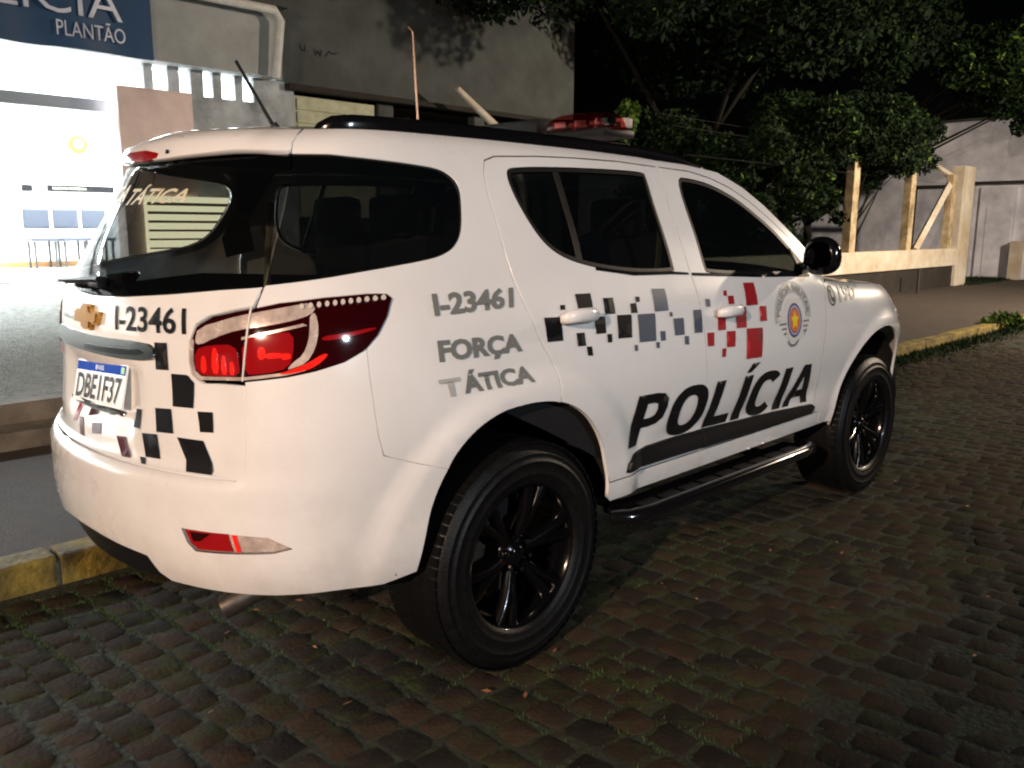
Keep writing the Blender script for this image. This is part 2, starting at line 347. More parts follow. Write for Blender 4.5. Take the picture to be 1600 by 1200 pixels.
bumper_poly = bump_r+mirq(bump_r)
fog = [(-.070,.634),(.083,.632),(.211,.624),(.283,.590),(.225,.579),(-.025,.572),(-.052,.594)]
# --- painted panels
for s in (1, -1):
    panel('body_side', side_out, PNT, car, holes=[rdoor, fdoor], side=s, sp=.032, gap=.0015, rim=.014)
mh = [(2*QA-q, z) for q, z in fog]
panel('rear_bumper', bumper_poly, PNT, car, holes=[fog, mh], sp=.03, gap=.0015, rim=.016)
tg_low = [(.098,.783),(.118,.812),(.122,.865),(.112,.945),(.112,1.043),(.0,1.040),(-.067,1.036),(-.098,1.058),(-.105,1.095),(-.099,1.153),(-.077,1.196),(-.030,1.220),(.06,1.237),(.150,1.250),(.173,1.300),(.0,1.289),(-.20,1.271),(-.404,1.256),(-.62,1.250)]
tailgate = panel('tailgate', tg_low+mirq(tg_low), PNT, car, sp=.03, gap=.002, rim=.02, off=.0)
rg = [(.173,1.300),(.0,1.289),(-.20,1.271),(-.404,1.256),(-.62,1.250)][::-1]
glass_r = [(-.62,1.250),(-.404,1.256),(-.20,1.271),(.0,1.289),(.173,1.302),(.192,1.50),(.206,1.664),(-.146,1.655),(-.427,1.648),(-.62,1.646)]
tgl = panel('rear_window', glass_r+mirq(glass_r), M['rear_glass'], tailgate, sp=.035, gap=.002, off=-.001, rim=.004)
spo = [(.206,1.672),(-.146,1.659),(-.427,1.650),(-.62,1.648)]
spo_o = [(-.62,1.742),(-.2,1.742),(.206,1.742)]+spo
tgs = panel('spoiler', spo_o+mirq(spo_o), PNT, tailgate, sp=.03, gap=.002, rim=.03,
            offf=lambda q, z: .032*np.exp(-((z-1.668)/.045)**2)*(1-sstep(.55, .83, np.abs(q-QA))))
for s in (1, -1):
    d1 = panel('rear_door', rdoor, PNT, car, holes=[rwin], side=s, gap=.0035, sp=.032, rim=.014)
    d2 = panel('front_door', fdoor, PNT, car, holes=[fwin], side=s, gap=.0035, sp=.032, rim=.014)
    for d, wn, cuts in ((d1, rwin, 1), (d2, fwin, 0)):
        wp = np.array(wn); inn = inset(resample(wp if area(wp) > 0 else wp[::-1], .03), .013)
        panel('window_seal', wn, M['black_plastic'], d, holes=[inn], off=-.001, rim=.012, gap=.001, holegap=0, sp=.03, side=s)
        panel('window', inn, M['glass'], d, off=-.006, rim=.003, gap=-.002, sp=.05, side=s)
    panel('window_divider', [(1.456,1.66),(1.482,1.66),(1.447,1.336),(1.421,1.340)], M['black_plastic'], d1, off=-.002, rim=.006, gap=0, side=s)
    panel('belt_moulding', [(1.94,1.297),(2.045,1.289),(2.047,1.281),(1.94,1.286),(1.70,1.290),(1.50,1.315),(1.50,1.324),(1.70,1.302)], M['black_gloss'], d1, off=.003, rim=.006, gap=0, side=s)
    panel('belt_moulding', [(2.07,1.288),(2.6,1.262),(3.05,1.249),(3.05,1.239),(2.6,1.251),(2.07,1.277)], M['black_gloss'], d2, off=.003, rim=.006, gap=0, side=s)
    panel('quarter_window', qwin, M['quarter_glass'], car, off=-.001, rim=.006, gap=.0012, sp=.035, side=s)
    panel('mirror_base', [(2.93,1.368),(3.045,1.272),(3.045,1.252),(2.97,1.252)], M['black_plastic'], d2, off=.004, rim=.01, gap=0, side=s)
    # side protection moulding
    for dd, pl in ((d1, [(1.628,.580),(1.634,.612),(1.68,.640),(1.77,.655),(2.147,.653),(2.158,.575)]), (d2, [(2.158,.653),(2.756,.634),(3.13,.616),(3.162,.600),(3.155,.562),(2.165,.572)])):
        panel('side_moulding', pl, M['black_plastic'], dd, offf=lambda q, z: .019-.007*((z-.612)/.04)**2, rim=.018, gap=.001, sp=.02, side=s)
    # front wing
    wing = [(3.205,1.20)]+[(q, float(topz(q))-.004) for q in np.linspace(3.25, 4.45, 16)]+[(4.50,.93),(4.40,.80),(4.36,.70)]+arch_f[::-1][4:][:-2]+[(3.40,.486),(3.262,.486),(3.262,.555),(3.202,.562),(3.195,.63),(3.165,.90),(3.180,1.10)]
    panel('front_wing', wing, PNT, car, side=s, gap=.002, sp=.03, rim=.014)
fb = [(4.345,.56),(4.36,.70),(4.40,.80),(4.50,.93),(4.46,float(topz(4.45))-.004)]+[(q, float(topz(q))-.004) for q in np.linspace(4.55, QB, 9)]
fb2 = [(2*QB-q, z) for q, z in reversed(fb)]
fbl = [(QB*2-4.345,.56),(QB*2-4.6,.42),(QB,.38),(4.6,.42)]
front_b = panel('front_bumper', fb+fb2[1:]+fbl[1:], PNT, car, sp=.05, gap=.001)
panel('grille', [(4.95,.72),(5.0,.93),(QB,.95),(2*QB-5.0,.93),(2*QB-4.95,.72),(QB,.70)], M['black_plastic'], front_b, off=.006, sp=.06)
for s in (1, -1):
    hl = panel('headlight', [(4.27,.975),(4.30,1.02),(4.45,1.045),(4.70,1.0),(4.88,.95),(4.85,.86),(4.66,.86),(4.42,.90)], M['lamp_clear'], car, off=.007, sp=.03, side=s, sm=1)
    boxo('fog_lamp', (4.66, -.62*s, .55), (.06, .13, .08), M['lamp_clear'], front_b, .012)
# --- caps: roof, windscreen, bonnet lofted across the car from the flank edges
def cap(name, line, m, parent, bx, bz, ns=24, p=2.):
    line = resample_open(np.array(line, float), .03); X = S(line[:, 0], line[:, 1]); V = []; n = len(X)
    for i in range(n):
        b = X[i]; fx_ = bx(i/(n-1)) if callable(bx) else bx; fz = bz(i/(n-1)) if callable(bz) else bz; ww = abs(b[1])/.7
        for s in np.linspace(1, -1, ns+1): k = 1-abs(s)**p; V.append((b[0]+fx_*k*ww, b[1]*s, b[2]+fz*k*ww))
    F = [(i*(ns+1)+j, i*(ns+1)+j+1, (i+1)*(ns+1)+j+1, (i+1)*(ns+1)+j) for i in range(n-1) for j in range(ns)]
    o = mk(name, V, [f[::-1] for f in F], m, parent, smooth=True); return o
def resample_open(L, step):
    out = [L[0]]
    for a, b in zip(L[:-1], L[1:]):
        k = max(1, int(math.ceil(np.hypot(*(b-a))/step))); out += [a+(b-a)*t/k for t in range(1, k+1)]
    return np.array(out)
cap('roof', [(-.62,1.742),(-.2,1.742),(.212,1.742),(.5,1.744),(.8,1.746),(1.2,1.746),(1.7,1.742),(2.0,1.735),(2.123,1.728),(2.32,1.722)], PNT, car, lambda t: .05*sstep(.8, 1, t), .045)
wsc = cap('windscreen', [(2.32,1.722),(2.553,1.700),(2.711,1.640),(2.846,1.562),(3.064,1.393),(3.17,1.30),(3.25,1.222)], M['glass'], car, lambda t: .05+.20*sstep(0, .6, t), .035)
cap('bonnet', [(q, float(topz(q))-.004) for q in np.linspace(3.25, QB, 40)], PNT, car, lambda t: .25*(1-sstep(0, .25, t)), lambda t: .05*(1-t))
panel('valance', [(-.52+.0,.545),(-.235,.535),(-.16,.47),(-.10,.44),(-.12,.43),(-.23,.425),(-.40,.415),(QA,.41)]+mirq([(-.52,.545),(-.235,.535),(-.16,.47),(-.10,.44),(-.12,.43),(-.23,.425),(-.40,.415),(QA,.41)]), M['black_plastic'], car, off=-.022, sp=.03, gap=0)
# --- tail lamps (real left and right units, split by the tailgate gap)
lamp_poly = lampU+lampL[1:-1]
def inlamp(L): return L
for s in (1, -1):
    tl = panel('tail_light', lamp_poly, M['lamp_dark'], car, side=s, off=.006, rim=.02, gap=.003, sp=.02)
    def lp(nm, px, m, off=.0085, sp=.02): return panel(nm, px, m, tl, side=s, off=off, rim=.003, gap=0, sp=sp, sm=1)
    lp('indicator_lens', [(-.075,1.150),(-.060,1.188),(.05,1.213),(.143,1.229),(.25,1.246),(.335,1.258),(.345,1.235),(.30,1.218),(.20,1.200),(.10,1.188),(.0,1.165),(-.06,1.140)], M['lamp_clear'])
    lp('stop_lens', [(-.075,1.062),(-.077,1.128),(-.02,1.143),(.085,1.150),(.10,1.108),(.10,1.068),(.0,1.060)], M['lamp_red'])
    for (a, b, c, d) in ((-.055,1.068,.020,.045),(-.018,1.068,.030,.068),(.022,1.068,.026,.050),(.060,1.070,.022,.034)):
        lp('reflector', [(a, b), (a+c, b), (a+c*.8, b+d), (a+c*.2, b+d)], M['lamp_bright'], .011)
    lp('tail_lens', [(.115,1.072),(.115,1.165),(.22,1.183),(.27,1.183),(.268,1.13),(.25,1.092),(.19,1.078)], M['lamp_red'])
    for (a, b, c, d) in ((.185,1.115,.055,.016),(.165,1.112,.022,.034),(.232,1.112,.028,.018)):
        lp('reflector', [(a, b), (a+c, b+.004), (a+c, b+d), (a, b+d)], M['lamp_bright'], .011)
    lp('guide_ring', [(.325,1.225),(.345,1.232),(.352,1.19),(.335,1.14),(.305,1.105),(.265,1.092),(.245,1.087),(.262,1.105),(.295,1.125),(.315,1.16),(.322,1.195)], M['lamp_clear'], .010)
    lp('reflector', [(.21,1.074),(.27,1.079),(.33,1.093),(.38,1.125),(.36,1.128),(.31,1.105),(.26,1.088)], M['lamp_bright'], .009)
    lp('lens_rib', [(.36,1.172),(.44,1.178),(.54,1.19),(.55,1.184),(.44,1.166),(.36,1.160)], M['lamp_red'], .009)
    for k in range(11):
        q0 = .300+.0285*k; z0 = 1.246+.0022*k-.00004*k*k; tt = [i*math.pi/4 for i in range(8)]
        panel('led', [(q0+.0080*math.cos(t), z0+.0072*math.sin(t)) for t in tt], M['lamp_led'], tl, side=s, off=.013, rim=.005, gap=0, sp=.02)
    for k in range(0):
        q0 = .118+.004*k; z0 = 1.238-.026*k; tt = [i*math.pi/4 for i in range(8)]
        panel('led', [(q0+.010*math.cos(t), z0+.009*math.sin(t)) for t in tt], M['lamp_led'] if k != 0 else M['lamp_bright'], tl, side=s, off=.013, rim=.005, gap=0, sp=.02)
    panel('lamp_bezel', [(-.092,1.155),(-.095,1.095),(-.088,1.064),(-.064,1.047),(.0,1.050),(.108,1.057),(.108,1.066),(.0,1.059),(-.058,1.057),(-.078,1.070),(-.083,1.095),(-.080,1.155)], M['lamp_clear'], tl, side=s, off=.0082, rim=.002, gap=0, sp=.02)
    panel('lamp_bezel', [(.115,1.058),(.243,1.073),(.30,1.085),(.30,1.091),(.243,1.081),(.115,1.066)], M['lamp_clear'], tl, side=s, off=.0082, rim=.002, gap=0, sp=.02)
    panel('lens_rib', [(.115,1.170),(.22,1.190),(.30,1.205),(.315,1.20),(.22,1.183),(.115,1.163)], M['lamp_clear'], tl, side=s, off=.0082, rim=.002, gap=0, sp=.02)
    panel('lamp_joint', [(.147,1.246),(.153,1.247),(.116,1.056),(.110,1.055)], M['decal_pale'], tl, side=s, off=.012, rim=.002, gap=0)
    # lower reflector / reversing lamp
    fg = panel('lower_rear_lamp', fog, M['lamp_clear'], car, side=s, off=-.012, rim=.01, gap=.001, sp=.02)
    panel('fog_lens', [(-.064,.630),(.086,.630),(.100,.578),(-.022,.574),(-.047,.594)], M['lamp_red'], fg, side=s, off=-.006, rim=.006, gap=.001, sp=.03)
    panel('reflector', [(-.045,.626),(.03,.627),(-.01,.60),(-.035,.598)], M['lamp_dark'], fg, side=s, off=-.004, rim=.002, gap=.001, sp=.03)
    panel('lens_rib', [(.10,.628),(.112,.628),(.124,.578),(.113,.578)], M['lamp_bright'], fg, side=s, off=-.005, rim=.004, gap=0, sp=.03)
# third brake light
panel('third_brake_light', [(-.78,1.648),(-.46,1.648),(-.46,1.674),(-.78,1.674)], M['lamp_red'], tgs, offf=lambda q, z: .032*np.exp(-((z-1.668)/.045)**2)+.004, rim=.012, gap=0, sp=.03, sm=1)
panel('washer_nozzle', [(-.395,1.664),(-.380,1.664),(-.380,1.672),(-.395,1.672)], M['black_plastic'], tgs, offf=lambda q, z: .033+0*q, rim=.004, gap=0)
# tailgate chrome handle strip, emblem, plate, wiper
hs = [(-.62,1.075),(-.40,1.077),(-.29,1.083),(-.245,1.090),(-.228,1.103),(-.233,1.120),(-.262,1.131),(-.36,1.134),(-.50,1.131),(-.62,1.130)]
panel('chrome_strip', hs+mirq(hs), M['chrome'], tailgate, offf=lambda q, z: .016-.012*((z-1.104)/.030)**2*1.0, rim=.012, gap=0, sp=.014)
panel('handle_recess', [(-.62,1.088),(-.42,1.090),(-.30,1.097),(-.27,1.105),(-.30,1.113),(-.42,1.108),(-.62,1.104)], M['black_gloss'], tailgate, off=.0175, rim=.002, gap=0, sp=.02)
em = [(-.70,1.196),(-.662,1.196),(-.660,1.214),(-.600,1.214),(-.598,1.196),(-.535,1.196),(-.545,1.170),(-.585,1.170),(-.590,1.152),(-.648,1.152),(-.650,1.170),(-.71,1.170)]
emb = panel('emblem', [(-.722,1.203),(-.667,1.203),(-.666,1.221),(-.594,1.221),(-.592,1.203),(-.520,1.203),(-.535,1.163),(-.579,1.163),(-.585,1.145),(-.652,1.145),(-.656,1.163),(-.735,1.163)], M['gold'], tailgate, off=.012, rim=.012, gap=0, sp=.03)
panel('emblem_face', em, M['gold'], emb, off=.018, rim=.004, gap=0, sp=.03)
# number plate: flat pressed sheet on the tailgate
pc = np.array([.144, -.030, .980]); ang = .24
def plf(u, v, d=0):     # plate frame: u right (seen from behind), v up
    t = np.array([-.014, -.9999, 0]); up = np.array([math.sin(ang), 0, math.cos(ang)]); n = np.cross(up, t); n = n if n[0] < 0 else -n; t, up = t*math.cos(.065)+up*math.sin(.065), up*math.cos(.065)-t*math.sin(.065)
    return pc+np.multiply.outer(u, t)+np.multiply.outer(v, up)+n*d
def plq(name, u0, u1, v0, v1, d, m, parent, th=.003):
    c = [plf(u, v, dd) for dd in (d, d-th) for u, v in ((u0, v0), (u1, v0), (u1, v1), (u0, v1))]
    return mk(name, c, [(0, 1, 2, 3), (7, 6, 5, 4), (0, 4, 5, 1), (1, 5, 6, 2), (2, 6, 7, 3), (3, 7, 4, 0)], m, parent)
plate = plq('number_plate', -.2, .2, -.065, .065, .003, M['plate_white'], tailgate, .006)
plq('plate_band', -.196, .196, .034, .062, .0045, M['plate_blue'], plate)
plq('plate_flag', .166, .190, .038, .058, .0055, M['plate_green'], plate, .001)
text_on('plate_country', 'BRASIL', lambda u, v: plf(-.035+.07*u, .041+.014*v, .0056), M['plate_white'], plate, cuts=0)
text_on('plate_letters', 'DBE1F37', lambda u, v: plf(-.180+.36*u, -.054+.080*v, .0045), M['decal_black'], plate, offset=.022, cuts=0)
bm = bmesh.new(); wz = 1.276
wp = S(np.linspace(-.95, -.52, 8), np.linspace(1.268, 1.288, 8)); wn_ = nrm(np.linspace(-.95, -.52, 8), np.linspace(1.268, 1.288, 8))
tube(bm, [tuple(a+b*.035) for a, b in zip(wp, wn_)], [.008]*7+[.011], 6); box(bm, tuple(wp[-2]+wn_[-2]*.016), (.03, .08, .035), .008)
tube(bm, [tuple(a+b*.016) for a, b in zip(wp[:6], wn_[:6])], .007, 5); bmo('rear_wiper', bm, M['black_plastic'], tailgate, True, auto=40)
panel('lamp_unit', [(-.62,.918),(-.50,.918),(-.42,.914),(-.42,.906),(-.50,.898),(-.62,.897)]+mirq([(-.62,.918),(-.50,.918),(-.42,.914),(-.42,.906),(-.50,.898),(-.62,.897)])[1:-1], M['chrome'], tailgate, off=.02, rim=.02, gap=0, sp=.02)
# door handles
mirm = mat('mirror_silver', (.10, .12, .13), .04, metal=1)
def handle(q, z, parent, s):
    L = np.linspace(-.085, .085, 9); qq = q+L; X = S(qq, np.full(9, z)); N = nrm(qq, np.full(9, z)); lift = .045*(1-(np.abs(L)/.085)**3)+.004
    P = X+N*lift[:, None]; P[:, 1] *= s
    bm = bmesh.new(); tube(bm, [tuple(p) for p in P], [.012, .017, .019, .019, .019, .019, .019, .018, .012], 10)
    bmesh.ops.scale(bm, vec=(1, .7, 1.25), verts=bm.verts, space=Matrix.Translation(-Vector(P[4]))); bmesh.ops.recalc_face_normals(bm, faces=bm.faces[:]); h = bmo('handle', bm, PNT, parent, True)
    panel('handle_cup', [(q+.055*math.cos(t), z-.004+.040*math.sin(t)) for t in np.linspace(0, 2*math.pi, 19)[:-1]], PNT, parent, side=s, off=.0012, rim=.001, gap=0, sp=.03)
doors = {}
for o in car.children:
    if o.name.startswith(('rear_door', 'front_door')): doors[(o.name[:4], 1 if o.data.vertices[0].co.y < 0 else -1)] = o
for s in (1, -1):
    handle(1.335, 1.170, doors[('rear', s)], s); handle(2.255, 1.128, doors[('fron', s)], s)
    # door mirror
    bm = bmesh.new(); g = bmesh.ops.create_uvsphere(bm, u_segments=20, v_segments=14, radius=1)
    for v in bm.verts:
        x, y, z = v.co; k = 1 if x > 0 else .45
        v.co = (2.90+.085*x*k*(1-.12*y), -s*(1.035+.084*math.copysign(abs(y)**.85, y)*(1-.1*z)), 1.340+.086*(abs(z)**.8)*(1 if z > 0 else -1)*(1-.06*y))
    if s < 0: bmesh.ops.reverse_faces(bm, faces=bm.faces[:])
    tube(bm, [(2.96, -s*.90, 1.275), (2.93, -s*.96, 1.29), (2.91, -s*1.0, 1.31)], [.03, .026, .03], 8)
    bmesh.ops.recalc_face_normals(bm, faces=bm.faces[:]); mr = bmo('door_mirror', bm, M['black_gloss'], car, True)
    bm = bmesh.new(); g = bmesh.ops.create_circle(bm, cap_ends=True, segments=20, radius=1)
    for v in bm.verts: v.co = (2.859-.012*v.co.x, -s*(1.035+.064*math.copysign(abs(v.co.x)**.8, v.co.x)), 1.340+.064*math.copysign(abs(v.co.y)**.8, v.co.y))
    bmo('mirror_glass', bm, mirm, mr)
    # roof rail
    q = np.array([.30,.36,.46,.60,.9,1.3,1.7,2.05,2.30,2.48,2.56]); zb = 1.742-.03*sstep(2.1, 2.6, q)
    X = S(q, zb); X[:, 1] += .035; X[:, 2] += np.array([.0,.016,.032,.036,.038,.038,.036,.034,.028,.012,.0])-.014
    X[:, 1] *= s; X[:, 2] += 0
    bm = bmesh.new(); tube(bm, [tuple(x) for x in X], [.012,.022,.024,.025,.025,.025,.025,.024,.020,.014,.009], 10); 
    vs = bm.verts[:]
    for i, v in enumerate(vs[:110]):
        c = X[i//10]; v.co.z = c[2]+(v.co.z-c[2])*(3.0 if v.co.z < c[2] else 1.0)
    bmesh.ops.recalc_face_normals(bm, faces=bm.faces[:]); bmo('roof_rail', bm, M['black_gloss'], car, True)
    # side step
    bm = bmesh.new(); box(bm, (2.33, -s*.925, .418), (1.42, .17, .03), .012)
    tube(bm, [(1.56, -s*.93, .425), (1.60, -s*.985, .428), (1.70, -s*1.01, .432), (2.9, -s*1.01, .432), (3.02, -s*.99, .428), (3.07, -s*.93, .425)], .028, 12)
    bmesh.ops.recalc_face_normals(bm, faces=bm.faces[:]); st = bmo('side_step', bm, M['black_gloss'], car, True, auto=40)
    for k in range(9): boxo('tread_rib', (1.78+.14*k, -s*.95, .4345), (.10, .07, .006), M['black_plastic'], st)
    for x in (1.75, 2.85): boxo('step_bracket', (x, -s*.82, .40), (.05, .26, .03), M['black_plastic'], st)
    # wheel-arch liners
    for hx in (1.13, 3.885):
        V, F = [], []; n = 18
        for i in range(n+1):
            a = math.radians(3+174*i/n)
            for yy in (.865, .50): V.append((hx+.50*math.cos(a), -s*yy, .43+.50*math.sin(a)))
            V.append((hx, -s*.50, .42))
        for i in range(n): F += [(3*i, 3*i+1, 3*i+4, 3*i+3), (3*i+1, 3*i+2, 3*i+4)]
        mk('arch_liner', V, F, M['liner'], car, smooth=False)
# interior shell, seats, underbody
lin = [(.25,1.72),(.25,1.0),(.6,.8),(1.6,.6),(3.1,.6),(3.1,1.25),(2.95,1.40),(2.6,1.63),(2.2,1.71),(1.2,1.73)]
for s in (1, -1):
    panel('cabin_lining', [(.25,1.24),(.6,1.05),(.9,.95),(1.6,.6),(3.1,.6),(3.15,1.20),(2.2,1.22),(1.7,1.235),(.9,1.28)], M['liner'], car, off=-.05, rim=0, side=s, sp=.12)
    panel('pillar_trim', [(2.0,1.26),(2.16,1.25),(2.18,1.70),(2.02,1.70)], M['liner'], car, off=-.03, rim=0, side=s, sp=.1)
    panel('pillar_trim', [(1.02,1.33),(1.16,1.36),(1.10,1.5),(1.18,1.70),(.98,1.70),(1.03,1.55),(.98,1.42)], M['liner'], car, off=-.03, rim=0, side=s, sp=.1)
b2('cabin_floor', (.45, -.80, .50), (4.3, .80, .56), M['liner'], car)
b2('firewall', (3.35, -.78, .56), (3.42, .78, 1.17), M['liner'], car)
boxo('dashboard', (3.12, 0, 1.08), (.34, 1.45, .26), M['liner'], car, .05)
def seat(x, y, wd):
    bm = bmesh.new(); box(bm, (x+.02, y, .80), (.52, wd, .16), .05); box(bm, (x-.30, y, 1.13), (.14, wd, .62), .06, None)
    box(bm, (x-.36, y, 1.50), (.10, .26, .17), .04); o = bmo('seat', bm, M['seat'], car, True, auto=50); return o
for x, y, wd in ((2.62, -.38, .50), (2.62, .38, .50), (1.72, -.42, .46), (1.72, .05, .40), (1.72, .46, .40)): seat(x, y, wd)
for x in (2.12, 1.19):
    for s in (1, -1):
        bm = bmesh.new(); tube(bm, [(x, -s*.70, 1.56), (x-.03, -s*.73, 1.3), (x-.04, -s*.77, 1.0)], .018, 6); bmesh.ops.scale(bm, vec=(1, .3, 1), verts=bm.verts, space=Matrix.Translation((0, s*.72, 0))); bmo('seat_belt', bm, M['belt'], car)
bm = bmesh.new(); box(bm, (2.35, 0, .44), (3.9, 1.15, .12), .03); box(bm, (1.13, 0, .36), (.16, 1.2, .12), .04); box(bm, (.62, 0, .46), (.5, .9, .18), .05); box(bm, (3.885, 0, .36), (.16, 1.2, .1), .04); bmo('underbody', bm, M['black_plastic'], car)
bm = bmesh.new(); tube(bm, [(1.0, -.40, .40), (.6, -.42, .37), (.42, -.40, .325), (.34, -.36, .285)], .036, 16, cap=False); tube(bm, [(.34, -.36, .285), (.6, -.42, .37)], .033, 16, cap=False); bmo('exhaust_pipe', bm, M['steel'], car, True)
mk('exhaust_bore', *(lambda n: ([(.372+.030*math.cos(t)*.4, -.372+.031*math.sin(t), .30+.030*math.cos(t)) for t in np.linspace(0, 2*math.pi, n+1)[:-1]], [tuple(range(n))]))(16), M['liner'], car)
# --- wheels
tp = [(.235,-.10),(.245,-.128),(.262,-.137),(.278,-.139),(.281,-.1425),(.286,-.140),(.30,-.141),(.318,-.140),(.321,-.1435),(.326,-.1435),(.329,-.139),(.335,-.137),(.345,-.134),(.348,-.1365),(.352,-.132),(.358,-.128),(.375,-.115),(.3855,-.098),(.3875,-.06),(.3875,0),(.3875,.06),(.3855,.098),(.370,.120),(.335,.135),(.28,.135),(.235,.10)]
rp = [(.238,.10),(.236,-.02),(.228,-.075),(.234,-.108),(.243,-.124),(.250,-.130),(.252,-.122),(.246,-.10)]
def wheel(name, hx, s, rotz=0, roll=0.):
    root = bpy.data.objects.new('wheel', None); COL.objects.link(root); root.parent = car; root.location = (hx, -s*.785, .3875); root.rotation_euler = (0, roll, rotz if s > 0 else math.pi+rotz)
    V, F = lathe(tp, 96); k = len(V)
    ty = mk('tyre', V, F, M['rubber'], root, smooth=True)
    bm = bmesh.new()                                        # tread blocks round the shoulders and crown
    for i in range(72):
        a = 2*math.pi*i/72
        for yy, ww in ((-.097, .045), (-.033, .05), (.033, .05), (.097, .045)):
            box(bm, (0, yy, .3865 if abs(yy) < .09 else .3835), (.027, ww, .005), 0, None)
            for v in bm.verts[-8:]: v.co = Matrix.Rotation(a+(.02 if yy > 0 else 0), 3, 'Y') @ v.co
    bmo('tread', bm, M['rubber'], root, kind='stuff')
    V, F = lathe(rp, 72); mk('rim', V, F, M['rim'], root, smooth=True)
    V, F = lathe([(.0,-.02),(.225,-.02)], 40); mk('brake_disc', [(x*.72, y+.03, z*.72) for x, y, z in V], F, M['steel'], root, smooth=True)
    for i in range(6):
        for dlt in (-.085, .085):
            a = 2*math.pi*i/6+math.pi/2; bm = bmesh.new(); n = 7; R = []
            for j in range(n):
                t = j/(n-1); r = .052+.186*t; aa = a+dlt*(.55+1.15*t); ww = (.019-.004*math.sin(t*3.1)+.005*t); y0 = -.082-.030*math.sin(t*math.pi*.55)-.004*t; c, sn = math.cos(aa), math.sin(aa); tx, tz = -sn, c
                R.append([bm.verts.new((r*c+tx*k, y, r*sn+tz*k)) for k, y in ((-ww, y0+.03), (-ww*.75, y0+.004), (-ww*.3, y0-.002), (ww*.3, y0-.002), (ww*.75, y0+.004), (ww, y0+.03))])
            for j in range(n-1):
                for k in range(5): bm.faces.new((R[j][k], R[j+1][k], R[j+1][k+1], R[j][k+1]))
            bmesh.ops.recalc_face_normals(bm, faces=bm.faces[:]); bmo('spoke', bm, M['rim'], root, True, auto=60)
        a = 2*math.pi*(i+.5)/6+math.pi/2; V, F = lathe([(.0,-.022),(.008,-.022),(.0105,-.016),(.0105,.0)], 6)
        mk('wheel_nut', [(x+.055*math.cos(a), y-.078, z+.055*math.sin(a)) for x, y, z in V], F, M['chrome'], root)
    V, F = lathe([(.0,-.098),(.022,-.098),(.030,-.092),(.034,-.084),(.070,-.078),(.074,-.05)], 36); mk('hub_cap', V, F, M['rim'], root, smooth=True)
    return root
wheel('wheel', 1.13, 1, 0, .3); wheel('wheel', 3.885, 1, 0, .1); wheel('wheel', 1.13, -1, 0, .7); wheel('wheel', 3.885, -1, 0, 0)
# --- livery: letters, numbers, checkers, crest
def decal(name, polys, m, off=.0026, parent=None, side=1, sp=.04):
    V, F, N, k = [], [], [], 0
    for pl in polys:
        o = panel('tmp', pl, m, None, off=off, rim=0, gap=0, sp=sp, side=side); me = o.data
        V += [v.co[:] for v in me.vertices]; F += [tuple(i+k for i in f.vertices) for f in me.polygons]; N += [v.vector[:] for v in me.vertex_normals]; k = len(V)
        bpy.data.objects.remove(o); bpy.data.meshes.remove(me)
    return mk(name, V, F, m, parent or car, smooth=True)
TG = tailgate
ck = dict(a=[(-.24,1.137),(-.188,1.139),(-.186,1.063),(-.238,1.061)], b=[(-.176,1.055),(-.114,1.056),(-.090,1.036),(-.096,.965),(-.174,.963)],
 c=[(-.247,.951),(-.181,.955),(-.167,.887),(-.236,.883)], d=[(-.081,.958),(-.027,.960),(-.020,.904),(-.067,.902)], e=[(-.301,.872),(-.233,.877),(-.216,.807),(-.28,.804)],
 f=[(-.151,.879),(-.054,.879),(.000,.787),(-.095,.787)], i=[(-.307,.801),(-.28,.802),(-.258,.786),(-.276,.786)], g=[(-.353,.934),(-.31,.938),(-.315,.881),(-.366,.878)])
for k_, v_ in ck.items(): decal('livery_square', [v_], M['decal_black'], parent=TG)
for v_ in ([(-.447,.841),(-.394,.846),(-.341,.791),(-.383,.789)], [(-.658,.917),(-.593,.920),(-.604,.881),(-.68,.864)], [(-.515,.908),(-.48,.911),(-.487,.894),(-.523,.891)], [(-.45,.914),(-.427,.915),(-.433,.898),(-.457,.896)],
           [(-.632,.851),(-.561,.861),(-.549,.83),(-.612,.821)], [(-.747,.854),(-.712,.855),(-.674,.801),(-.713,.803)]): decal('livery_square', [v_], M['decal_purple'], parent=TG)
for v_ in ([(-.773,.906),(-.738,.911),(-.775,.836),(-.811,.829)], [(-1.02,1.062),(-.965,1.062),(-.965,1.030),(-1.02,1.030)]): decal('livery_square', [v_], M['decal_red'], parent=TG)
blk = [[(1.189,1.177),(1.266,1.174),(1.266,1.098),(1.193,1.100)],[(1.358,1.242),(1.435,1.241),(1.430,1.182),(1.355,1.184)],[(1.273,1.211),(1.297,1.210),(1.292,1.195),(1.270,1.196)],[(1.493,1.222),(1.546,1.221),(1.544,1.167),(1.489,1.168)],[(1.431,1.163),(1.487,1.161),(1.484,1.105),(1.432,1.106)],[(1.332,1.117),(1.372,1.116),(1.375,1.072),(1.335,1.073)],[(1.377,1.069),(1.404,1.067),(1.407,1.036),(1.382,1.038)],[(1.488,1.101),(1.513,1.100),(1.513,1.072),(1.489,1.072)],[(1.552,1.161),(1.632,1.158),(1.624,1.078),(1.548,1.081)],[(1.634,1.195),(1.668,1.196),(1.670,1.161),(1.633,1.163)],[(1.671,1.217),(1.696,1.216),(1.692,1.199),(1.669,1.198)]]
